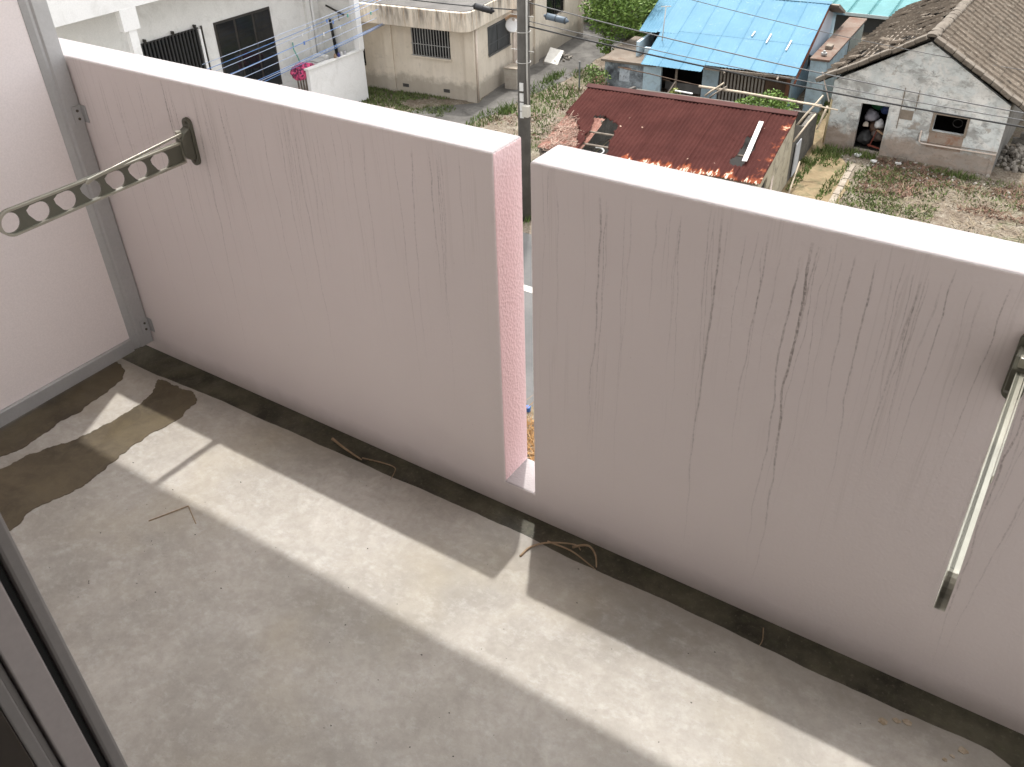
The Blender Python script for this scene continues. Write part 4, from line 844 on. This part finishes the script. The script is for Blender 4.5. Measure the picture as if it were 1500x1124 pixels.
# timber under the roof
for k, y in enumerate((-.25,-1.2,-2.55,-3.25,-3.85)):
    MB().tube([(-6.85,y,ZR2+y*math.tan(PIT)-.085),(-.02,y,ZR2+y*math.tan(PIT)-.085)], .035, 8).build('purlin', M_wood, rs, smooth=True)
for x in (-6.75,-5.6,-4.5,-3.2,-1.9,-.5):
    MB().bar((x,-.05,ZR2-.17),(x,YE+.05,ZE2-.17),.07,.09).build('rafter', M_wood, rs)
for x in (-6.7,-4.95,-2.4,-.1):
    MB().box(x-.05,YE+.05,0,x+.05,YE+.15,ZE2-.2).build('post', M_wood, rs)
M_cream = mott('dirty_cream_plaster', (.36,.32,.24,1), (.44,.40,.31,1), 1.6, .95, .35, 22, dirt=(.12,.105,.085,1), dirt_amt=.8)
M_stonew = mott('dark_rubble_wall', (.085,.078,.07,1), (.15,.14,.12,1), 3, .95, .8, 14, dirt=(.05,.045,.04,1), bd=.04)
MB().box(-6.7, YE+.2, .0, -.16, YE+.32, ZE2-.22).build('front_wall', M_wood, rs)
MB().poly([(YE+.2,0),(4.1,0),(4.1,1.2),(.3,1.75),(YE+.2,1.45)], [], YZ, -6.83, -6.71).build('left_wall', M_stonew, rs)
MB().poly([(YE+.1,0),(.35,0),(.2,2.28),(0,2.33),(-.05,2.30),(YE+.1,1.62)], [[(-3.62,.35),(-2.85,.35),(-2.72,1.48),(-3.62,1.32)]], YZ, -.13, -.01).build('gable_wall', M_cream, rs)
MB().box(-.11,-3.6,.36,-.05,-2.75,1.4).build('opening_shade', M_void, rs)  # dark box set in the gable opening in place of shade inside
MB().poly([(.36,0),(4.2,0),(4.1,1.15),(3.2,1.3),(2.2,1.3),(1.3,1.6),(.36,1.95)], [], YZ, -.17, -.02).build('rear_side_wall', M_stonew, rs)
MB().box(-6.7, 4.05, 0, -.18, 4.2, 1.1).build('back_wall', M_stonew, rs)
MB().prism([(-.35,.1),(.35,.1),(.35,1.15),(-.35,1.2)], lambda u, v, t: (.02+t, 1.1+u, v), 0, .03).build('leaning_sheet', mott('whitish_sheet', (.5,.52,.55,1), (.42,.43,.45,1), 2, .7, .2, 20, dirt=(.2,.17,.14,1)), rs)
MB().box(-6.6,YE+.35,.0,-.2,3.9,.06).build('shed_floor', M_void, rs)
m = MB(); rr = random.Random(8)
for _ in range(60):
    x = rr.uniform(-6.3,-4.4); y = rr.uniform(-3.4,-1.5); a = rr.uniform(0,6.28); l = rr.uniform(.2,.9); z = rr.uniform(.5,1.2); m.bar((x,y,z),(x+l*math.cos(a),y+l*math.sin(a),z+rr.uniform(-.2,.3)),rr.uniform(.02,.09),.02)
link('timber_debris', m.mesh('timber_debris', M_wood), rs, kind='stuff')
MB().tube([(-5.25+.22*math.cos(a),-2.95+.16*math.sin(a),1.45+.05*math.sin(a)) for a in [-2.2+4.3*i/16 for i in range(17)]], .025, 8).build('white_hoop', M_tag, rs, smooth=True)
MB().box(-5.6,-3.45,1.05,-4.65,-2.3,1.1).build('loose_board', mott('grey_ply', (.10,.085,.07,1), (.15,.13,.11,1), 3, .9, .2, 30), rs)
bd = MB().bar((-.80,-.92,2.36),(-.63,-3.15,1.965),.14,.02).build('white_batten', mott('weathered_white_board', (.6,.57,.56,1), (.48,.45,.44,1), 3, .8, .2, 40, dirt=(.3,.16,.1,1)), rs)
MB().bar((.30,-3.55,.35),(-.02,-1.9,1.15),.05,.05).build('leaning_pole', M_pale, rs)
# bamboo poles of a fallen trellis behind the ridge: each is loose, a thing of its own
M_bam = mott('bleached_bamboo', (.46,.39,.30,1), (.36,.30,.23,1), 6, .8, .2, 60)
def pole(lab, a, b, r=.032, m=M_bam):
    a = Vector(a); d = Vector(b)-a; o = MB().tube([(0,0,0), d*.33+Vector((0,0,.02)), d*.66, d], [r,r,r*.9,r*.8], 7).build('bamboo_pole', m, None, lab, 'pole', 'loose poles behind the red shed ridge', smooth=True); o.location = a; return o
pole('long pale pole lying along behind the red shed ridge', (-8.55,26.35,-7.62), (-4.55,26.72,-7.72), .045)
pole('rusty pole continuing the long pale pole to the left in front of the blue wall', (-11.6,26.9,-7.62), (-8.3,26.4,-7.62), .018, M_brownw)
pole('short pale pole crossing the long pole near the white plank', (-8.25,26.2,-7.85), (-7.75,26.5,-7.42))
pole('short grey pole beside the crossing pole behind the ridge', (-8.05,26.1,-7.85), (-7.62,26.45,-7.5), .028, M_wood)
pole('pole end sticking out to the right past the shed corner', (-5.3,26.6,-7.70), (-4.05,26.75,-7.78), .028)
pole('upright slanted pole at the right rear corner of the red shed', (-5.1,26.2,-8.3), (-4.62,26.9,-7.45), .035)
pole('pole sloping down the right side of the red shed', (-4.62,26.4,-7.9), (-4.88,25.4,-8.5), .03)
pole('second pole sloping down the right side of the red shed', (-4.42,26.9,-7.75), (-4.55,26.6,-8.45), .035)
pole('leaning pole at the foot of the red shed right wall', (-4.55,24.6,-9.95), (-4.72,25.9,-9.3), .03)
o = MB().box(-.30,-.035,-.015,.30,.035,.015).build('white_plank', M_tag, None, 'short white plank lying on the back of the red shed ridge', 'plank'); o.location = (-8.75,25.6,-7.63); o.rotation_euler = (0,R(2),R(4))

# ------------------------------------------------------------------ house with light blue metal roof
def blue_roof_material():
    t = Mt('light_blue_roof_paint'); o = t.pos()
    c = t.mix(t.ramp(t.noise(.7, 6, .65), (.36, 0.), (.64, 1.)), (.072, .172, .25, 1), (.095, .208, .285, 1))
    c = t.mix(t.math('MULTIPLY', t.objrand(), .35), c, (.13, .235, .325, 1))
    c = t.mix(t.ramp(t.noise(2.6, 7, .75, .5), (.58, 0.), (.72, .55)), c, (.22, .32, .40, 1))
    c = t.mix(t.ramp(t.noise(8, 6, .8), (.66, 0.), (.74, .6)), c, (.09, .16, .235, 1))
    t.bump(t.noise(20, 4), .08, .01); return t.out(c, .6, spec=.12)
M_blue = blue_roof_material()
M_bluew = mott('pale_blue_wall', (.40,.53,.61,1), (.48,.60,.66,1), 1.3, .9, .25, 25, dirt=(.15,.16,.17,1), dirt_amt=.6)
M_mould = mott('black_moulded_blue_wall', (.055,.06,.07,1), (.42,.48,.52,1), 1.5, .9, .3, 20, dirt=(.045,.045,.05,1), dirt_amt=.9)
bl = thing('blue_roof_house', 'low old house under a light blue metal roof with a slatted front and dark doorway', 'house', (-6.9,31.4,G), R(5))
E0, RY, RZ = 1.6, 4.45, 1.57; P2 = math.atan2(RZ, RY)
def bp(x, y, h=0): return (x, y-h*math.sin(P2), E0+RZ*y/RY+h*math.cos(P2))
def roof_sheet(x0, x1, y0, y1, hb):
    nx = 24; vs = []; prof = []
    for i in range(nx+1):
        u = i/nx; h = .010*(abs((u*12) % 2-1)) + (.016 if i in (0, nx) else 0)+hb; prof.append((x0+(x1-x0)*u, h))
    ys = [y0+(y1-y0)*k/4 for k in range(5)]
    for y in ys:
        for x, h in prof: vs.append(bp(x, y, h+.012*mnoise.noise(Vector((x*.9,y*.9,2)))))
    n = nx+1; fs = [(k*n+i, k*n+i+1, (k+1)*n+i+1, (k+1)*n+i) for k in range(4) for i in range(nx)]
    me = bpy.data.meshes.new('roof_sheet'); me.from_pydata(vs, [], fs); me.materials.append(M_blue)
    o = link('roof_sheet', me, bl); o.modifiers.new('t', 'SOLIDIFY').thickness = .006; return o
xs = [0.02-.86*i for i in range(9)]
for i in range(8):
    x1, x0 = xs[i], xs[i+1]; ylow = 0 if i < 4 else -.40; 
    if i == 7: ylow = 1.56
    if i == 6: x0 = -5.86; roof_sheet(x0, x1, ylow, 1.66, .0); x0 = xs[7]; roof_sheet(x0, x1, 1.62, RY, .006); continue
    if i == 7: roof_sheet(-6.75, x1, ylow, RY, .006); continue
    roof_sheet(x0, x1, ylow, RY*.42, .0); roof_sheet(x0, x1, RY*.42-.08, RY, .007)
MB().prism([(RY-.12,E0+RZ-.0),(RY+.02,E0+RZ+.07),(RY+.2,E0+RZ+.02),(RY+.02,E0+RZ+.055)], YZ, -6.8, .06).build('ridge_flashing', M_blue, bl)
MB().add([(-6.8,RY,E0+RZ-.02),(.02,RY,E0+RZ-.02),(.02,RY+3.8,E0+.3),(-6.8,RY+3.8,E0+.3),(-6.8,RY,E0+RZ-.05),(.02,RY,E0+RZ-.05),(.02,RY+3.8,E0+.27),(-6.8,RY+3.8,E0+.27)], [(0,1,2,3),(7,6,5,4),(0,4,5,1),(1,5,6,2),(2,6,7,3),(3,7,4,0)]).build('rear_roof', M_blue, bl)
for x, y, l, m_ in ((-1.6,1.6,.55,M_tag),(-.75,1.3,.6,M_tag),(-2.25,1.9,.3,M_tag)):
    MB().bar(bp(x,y,.06), bp(x+.02,y+l,.06), .05, .02).build('patch_strip', m_, bl)
wy = .80
MB().box(-3.72,wy,0,-3.08,wy+.12,1.78).build('front_wall', M_bluew, bl, 'pale blue front wall pier right of the doorway')
MB().box(-6.2,wy,0,-5.44,wy+.12,1.75).build('front_wall', M_bluew, bl)
MB().box(-3.08,wy+.10,0,-1.25,wy+.16,1.78).build('slat_backing', M_brownw, bl)
sm = MB().box(-.035,-.03,.0,.035,.03,1.46).mesh('slat', mott('grey_slats', (.28,.26,.23,1), (.38,.35,.31,1), 5, .9, .3, 40))
for i in range(13): o = link('slat', sm, bl); o.location = (-2.98+i*.138, wy+.05, .0)
MB().box(-3.07,wy-.0,1.47,-1.24,wy+.095,1.55).build('slat_rail', M_wood, bl)
MB().box(-1.23,wy,0,-.32,wy+.12,1.74).build('board_wall', M_brownw, bl)
MB().box(-.42,wy-.15,0,-.30,wy-.002,1.72).build('corner_post', mott('rusty_corner', (.13,.06,.035,1), (.20,.10,.06,1), 3, .9, .4, 30), bl)
MB().poly([(wy+.13,0),(8.0,0),(8.0,E0+.35),(RY,E0+RZ-.08),(wy+.13,E0+.1)], [[(3.4,.75),(4.3,.75),(4.3,1.55),(3.4,1.55)]], YZ, -.42, -.30).build('side_wall', M_bluew, bl)
MB().box(-.40,3.4,.75,-.38,4.3,1.55).build('side_window', M_glass, bl)
MB().prism([(wy-.7,E0-.28),(RY,E0+RZ-.10),(RY,E0+RZ-.26),(wy-.7,E0-.40)], YZ, -.05, .0).build('barge_board', mott('rusty_bargeboard', (.18,.06,.035,1), (.26,.11,.07,1), 3, .9, .3, 30), bl)
MB().prism([(RY-2.6,E0+.36),(RY,E0+RZ-.22),(RY+1.4,E0+RZ-.7),(RY+1.3,E0-.1),(RY-1.4,E0-.1)], YZ, -.28, -.06).build('gable_panel', mott('white_blue_gable', (.55,.60,.66,1), (.48,.53,.60,1), 2, .8, .1, 30), bl)
MB().prism([(RY-.1,E0+RZ-.03),(RY+.1,E0+RZ-.03),(RY+1.7,E0+RZ-.62),(RY+1.7,E0+RZ-.72),(RY,E0+RZ-.13)], YZ, -.3, .35).build('gable_verge', M_wood, bl)
MB().box(-6.5,2.6,0,-.45,2.7,1.9).build('inner_wall', M_void, bl); MB().box(-6.6,wy+.13,0,-6.48,8,1.9).build('side_wall', M_bluew, bl); MB().box(-6.5,7.9,0,-.43,8,1.9).build('back_wall', M_bluew, bl)
MB().box(-4.58,.02,0,-4.50,.10,1.52).build('porch_post', M_wood, bl); MB().bar((-4.85,.02,.30),(-4.53,.0,.85),.05,.04).build('brace', M_pale, bl)
MB().box(-5.44,wy+.6,0,-3.72,wy+.7,.34).build('door_threshold', mott('pale_threshold', (.3,.29,.27,1), (.22,.21,.2,1), 3, .9), bl)
MB().box(-5.75,wy-.06,.62,-5.50,wy-.001,.95).build('wall_lamp', M_rust, bl); MB().box(-5.72,wy-.055,.952,-5.53,wy-.001,1.10).build('dark_hood', M_void, bl)
MB().tube([(-6.05,wy-.05,.62),(-5.9,wy-.05,.70),(-5.6,wy-.05,.66),(-5.0,wy-.1,.60)], .025, 6).build('rusty_pipe', M_rust, bl, smooth=True)
mast = MB().tube([(-5.62,1.1,1.4),(-5.55,1.15,3.3)], .02, 6).build('aerial_mast', M_cond, bl, smooth=True)
MB().tube([(-5.75,1.15,3.25),(-5.35,1.15,3.3)], .018, 6).build('cross_arm', M_cond, mast)
for x in (-4.9,-2.6,-.6): MB().bar((x,-.2,E0-.16),(x,RY,E0+RZ-.12),.06,.08).build('rafter', M_wood, bl)
MB().bar((-5.86,-.12,E0-.12),(-.02,-.0,E0-.08),.06,.08).build('eave_beam', M_wood, bl)
an = thing('stained_annex', 'low flat annex with a black moulded wall left of the blue roof', 'annex', (-13.65,31.0,G), R(5))
MB().box(-.86,0,0,.80,.14,1.24).build('front_wall', M_mould, an); MB().box(.805,-.02,0,1.55,.12,1.34).build('blue_wall', M_bluew, an); MB().box(-.86,.141,0,-.72,3.4,1.24).build('left_wall', M_mould, an)
MB().poly(fract([(-1.0,-.12),(.85,-.10),(1.45,.0),(1.45,3.5),(-1.0,3.5)], .012, 2, 3), [], XY, 1.242, 1.33).build('roof_slab', mott('rusty_concrete_roof', (.125,.10,.08,1), (.20,.168,.135,1), 1.2, .95, .4, 12, dirt=(.10,.055,.035,1), dirt_amt=.8), an)
MB().box(-.22,-.01,.52,.22,-.002,1.02).build('white_patch', mott('flaking_white_patch', (.5,.54,.58,1), (.40,.45,.5,1), 5, .9, .3, 40, dirt=(.1,.11,.12,1), dirt_amt=.9), an)
MB().box(-.28,-.05,1.03,.28,-.002,1.08).build('ledge', M_rust, an)
lt = thing('side_lean_to', 'narrow flat lean-to with a rusty brown top along the right of the blue house', 'lean-to', (-6.45,32.6,G), R(4))
MB().box(-.32,0,0,.30,6.3,1.92).build('body', M_bluew, lt); MB().box(-.34,-.12,1.921,.38,6.4,2.0).build('roof_slab', mott('brown_rusty_top', (.125,.085,.065,1), (.20,.16,.13,1), 1.3, .95, .4, 14, dirt=(.12,.045,.025,1), dirt_amt=.8), lt, bevel=.01)
MB().box(.301,3.6,.4,.34,6.2,1.8).build('side_panel', mott('mint_grey_panel', (.24,.27,.25,1), (.30,.33,.31,1), 2, .85, .2, 20), lt)
MB().tube([(.05,.35,2.05),(.05,.35,2.12)], .11, 14).tube([(.05,.35,2.12),(.05,.35,2.19)], .05, 10).build('vent_cap', M_bargrey, lt)
rubble_o = MB().box(-.12,1.2,2.001,.12,1.6,2.14).build('loose_block', M_wood, lt, bevel=.02)
# teal roofed building behind
tr = thing('teal_roof_house', 'long teal metal roofed building far behind the tile roof', 'house', (-10.5,44.5,G), R(1.5))
M_teal = mott('teal_roof_paint', (.05,.165,.175,1), (.065,.19,.195,1), .8, .55, .08, 20, dirt=(.12,.3,.33,1))
for i in range(13):
    x = i*.95; m = MB()
    for a in range(6): m.box(x+a*.158,-.5,0,x+a*.158+.03,0,0.0) if False else None
    m.prism([(x,0),(x+.045,.05),(x+.09,.012),(x+.86,.012),(x+.905,.05),(x+.948,0)], lambda u, v, t: (u, -.6+t, .95+.13*t+v), 0, 7).build('roof_sheet', M_teal, tr)
MB().box(.1,.1,0,12.2,.25,.9).build('wall', plain('dark_shed_wall', (.07,.068,.065,1), .9), tr); MB().box(.1,.26,0,.25,6,.9).build('side_wall', M_wood, tr); MB().box(12.05,.26,0,12.2,6,.9).build('side_wall', M_wood, tr)
MB().box(.0,-.64,.84,12.4,-.61,.98).build('gutter', plain('pale_gutter', (.4,.45,.45,1), .6), tr)
# low wall and garden beside the ruin on the right
gw = thing('garden_wall', 'dark grey block wall running right from the derelict house', 'wall', (.62,31.6,G))
for j in range(4):
    for i in range(9):
        MB().box(i*.405+(.2 if j % 2 else 0), 0, j*.205, i*.405+.397+(.2 if j % 2 else 0), .14, j*.205+.198).build('block', M_stonew, gw, bevel=.008)

# ------------------------------------------------------------------ white apartment block with veranda
M_white = mott('white_paint_wall', (.84,.84,.83,1), (.80,.80,.79,1), .8, .85, .12, 25, dirt=(.50,.49,.46,1), dirt_amt=.35)
M_whiteg = mott('grey_white_wall', (.72,.715,.69,1), (.78,.775,.75,1), .8, .9, .12, 25, dirt=(.42,.41,.38,1), dirt_amt=.4)
wa = thing('white_apartment', 'white apartment block with a deep veranda at the upper left', 'apartment block', (-22.5,15.3,G))
# local: x towards us is positive, y along the facade
MB().box(-2.2,-6,0,-2.0,10.2,6.6).build('back_wall', M_whiteg, wa)
bwall = wa.children[-1]
MB().box(-2.0,-6,.9,-.16,10.1,1.05).build('veranda_floor', M_whiteg, wa)
MB().box(-2.0,-6,6.3,.02,10.2,6.6).build('veranda_ceiling', M_white, wa)
MB().box(-.14,-6,5.6,.02,10.2,6.298).build('fascia_beam', M_white, wa)
MB().box(-.20,-.16,4.98,.03,.42,5.598).build('beam_bracket', M_white, wa); MB().box(-.18,.0,0,.0,.28,4.978).build('column', M_white, wa)
MB().box(-.16,7.05,0,.0,10.14,1.93).build('veranda_parapet', M_white, wa); MB().box(-.20,7.0,1.932,.04,10.16,2.0).build('parapet_cap', M_whiteg, wa, bevel=.01)
MB().box(-.20,9.9,2.002,.05,10.18,6.298).build('corner_column', M_white, wa); MB().box(-2.0,10.0,0,-.205,10.2,6.298).build('end_wall', M_whiteg, wa)
MB().tube([(-1.9,9.55,1.05),(-1.9,9.55,6.3)], .06, 10).build('drain_pipe', M_white, wa, smooth=True)
MB().box(-2.0,9.2,1.05,-1.86,9.42,6.3).build('wall_pilaster', M_whiteg, wa)
# sliding door, two dark panes in bronze frames
dr = MB().box(-1.998,4.74,1.06,-1.96,7.43,3.94).build('sliding_door', M_frame, wa)
for y0, y1 in ((4.82,5.62),(5.72,6.50),(6.60,7.36)): MB().box(-1.959,y0,1.14,-1.95,y1,3.86).build('glass_pane', M_glass, dr)
wl_ = MB().box(-1.998,1.55,2.2,-1.97,3.95,3.96).build('window', M_glass, wa)
bme = MB().box(-.02,-.03,2.15,.02,.03,3.98).mesh('slat', plain('dark_lattice', (.03,.03,.03,1), .5))
for i in range(17): o = link('slat', bme, wl_); o.location = (-1.90,1.58+i*.145,0)
for z in (2.2,3.92): MB().box(-1.935,1.5,z,-1.921,4.0,z+.05).build('lattice_rail', M_frame, wl_)
for y in (1.75,2.9,3.85): MB().box(-1.99,y,3.98,-1.86,y+.05,4.08).build('hook', M_frame, wl_)
MB().box(-1.95,4.12,1.06,-1.90,4.17,3.99).build('black_post', M_frame, wa); MB().box(-1.94,3.98,1.06,-1.89,4.08,3.9).build('white_post', M_white, wa)
# clothes lines strung along the veranda on the outside
M_line = plain('blue_cord', (.13,.25,.52,1), .5); M_line2 = plain('pale_blue_cord', (.40,.47,.62,1), .5)
LN = [(.36,3.62,3.98,M_line2,'very top'),(.30,3.40,3.86,M_line,'topmost'),(.20,3.20,3.72,M_line2,'second highest'),(.45,3.02,3.55,M_line,'third highest'),(.12,2.86,3.42,M_line2,'middle pale'),(.55,2.50,3.00,M_line,'third lowest'),(.38,2.36,2.90,M_line2,'second lowest'),(.22,2.20,2.80,M_line,'lowest'),(.30,2.68,3.20,M_line2,'lower middle')]
for dx, z0, z1, m_, w in LN:
    n = 20; pts = []
    for i in range(n+1):
        u = i/n; pts.append((dx+.1*u, 17.4-15.3+u*10.2, z0+(z1-z0)*u-.05*4*u*(1-u)*.6-.12*(1-u)))
    o = MB().tube(pts, .011, 5).build('clothes_line', m_, None, 'blue cord strung before the white veranda, %s of the nine cords' % w, 'clothes line', 'blue clothes lines before the white veranda', smooth=True); o.location = (-22.5,15.3,G)
pegc = [(.7,.7,.7,1),(.1,.2,.5,1),(.6,.3,.1,1),(.1,.4,.3,1)]; pm = [plain('peg_%s' % n_, c, .5) for n_, c in zip(('white','blue','orange','green'), pegc)]
COLS = ('white','blue','orange','green')
for i, (k, ci, u) in enumerate(((1,0,.50),(1,1,.58),(1,2,.86),(2,0,.46),(2,1,.62),(2,3,.70),(3,0,.54),(3,1,.44),(3,3,.80),(4,0,.66))):
    dx, z0, z1, _, w = LN[k]; y = 2.1+u*10.2
    o = MB().box(-.012,-.03,-.09,.012,.03,.03).build('clothes_peg', pm[ci], None, '%s plastic clothes peg clipped on the %s blue cord' % (COLS[ci], w), 'clothes peg', 'clothes pegs on the blue cords', bevel=.004)
    o.location = (-22.5+dx+.1*u, 15.3+y, G+z0+(z1-z0)*u-.05*4*u*(1-u)*.6-.12*(1-u))
ar = thing('drying_bracket', 'black drying bracket with a hanging chain on the veranda end wall', 'bracket', (-23.6,25.28,-6.55))
MB().bar((-.45,0,.05),(.55,-.10,-.18),.05,.05).build('arm', M_frame, ar); MB().tube([(.2,-.05,-.1),(.22,-.06,-.45)], .015, 6).build('chain', M_frame, ar)
fb = thing('folded_pole_rack', 'black folded rack of poles standing against the veranda end wall', 'rack', (-23.55,25.1,-8.95))
for dx in (-.07,0,.08): MB().bar((dx,.0,0),(dx*.4-.30,.08,2.0),.04,.04).build('pole', M_barblack, fb)
st = thing('wooden_stool', 'brown slatted wooden stool at the left end of the veranda parapet', 'stool', (-23.0,22.6,-9.0))
for dx in (-.22,-.07,.08,.23): MB().bar((dx*.9,-.2,0),(dx,-.2,.58),.05,.04).build('leg', M_wood, st)
for dx in (-.2,.2): MB().bar((dx,.2,0),(dx,.2,.58),.05,.04).build('leg', M_wood, st)
MB().box(-.3,-.27,.582,.3,.27,.63).build('seat', M_wood, st)
bm = bmesh.new(); bmesh.ops.create_icosphere(bm, subdivisions=4, radius=1)
for v in bm.verts:
    k = 1+.25*mnoise.noise(v.co*1.6)+.16*mnoise.noise(v.co*4.3); v.co *= k; v.co = Vector((v.co.x*.40, v.co.y*.52, max(v.co.z,-.5)*.36))
me = bpy.data.meshes.new('crumpled_cloth'); bm.to_mesh(me); bm.free()
tc = Mt('pink_patterned_cloth'); cc = tc.mix(tc.ramp(tc.noise(9, 4, .6), (.47, 0.), (.53, 1.)), (.55,.07,.17,1), (.10,.025,.06,1)); cc = tc.mix(tc.ramp(tc.voro(13), (.12, 1.), (.2, 0.)), cc, (.7,.3,.4,1)); me.materials.append(tc.out(cc, .9))
for p in me.polygons: p.use_smooth = True
o = link('crumpled_cloth', me, None, 'crumpled pink and black patterned cloth heaped on the brown stool', 'cloth'); o.location = (-23.0,22.6,-8.24)
wm = thing('washing_machine', 'white washing machine behind the veranda parapet right of the pink cloth', 'washing machine', (-23.5,23.9,-8.95), R(5))
MB().box(-.3,-.42,0,.3,.30,.78).build('body', M_white, wm, bevel=.03); MB().box(-.3,-.40,.782,.3,.06,.83).build('lid', M_tag, wm, bevel=.015); MB().box(-.3,.07,.782,.3,.30,.92).build('control_panel', M_whiteg, wm, bevel=.02)
hz_ = MB().tube([(0,0,0),(.05,-.05,-.25),(.12,.05,-.6),(.1,.15,-.9)], .025, 7).build('garden_hose', plain('green_hose', (.12,.38,.30,1), .5), None, 'green hose hanging from the tap above the white washing machine', 'hose', smooth=True); hz_.location = (-24.4,23.55,-7.55)
for lab, y, c in (('small blue bottle on the veranda parapet ledge', 24.15, (.05,.06,.25,1)), ('small white tub on the veranda parapet ledge', 24.3, (.6,.6,.6,1)), ('small brown pot on the veranda parapet ledge', 23.95, (.3,.2,.13,1)), ('clear grey jar on the veranda parapet ledge', 24.5, (.4,.4,.42,1))):
    o = MB().tube([(0,0,0),(0,0,.10),(0,0,.13),(0,0,.16)], [.055,.055,.03,.028], 12).build('small_container', plain('container_'+lab.split()[1], c, .4), None, lab, 'container', 'containers on the veranda parapet'); o.location = (-22.6,y,-7.999)
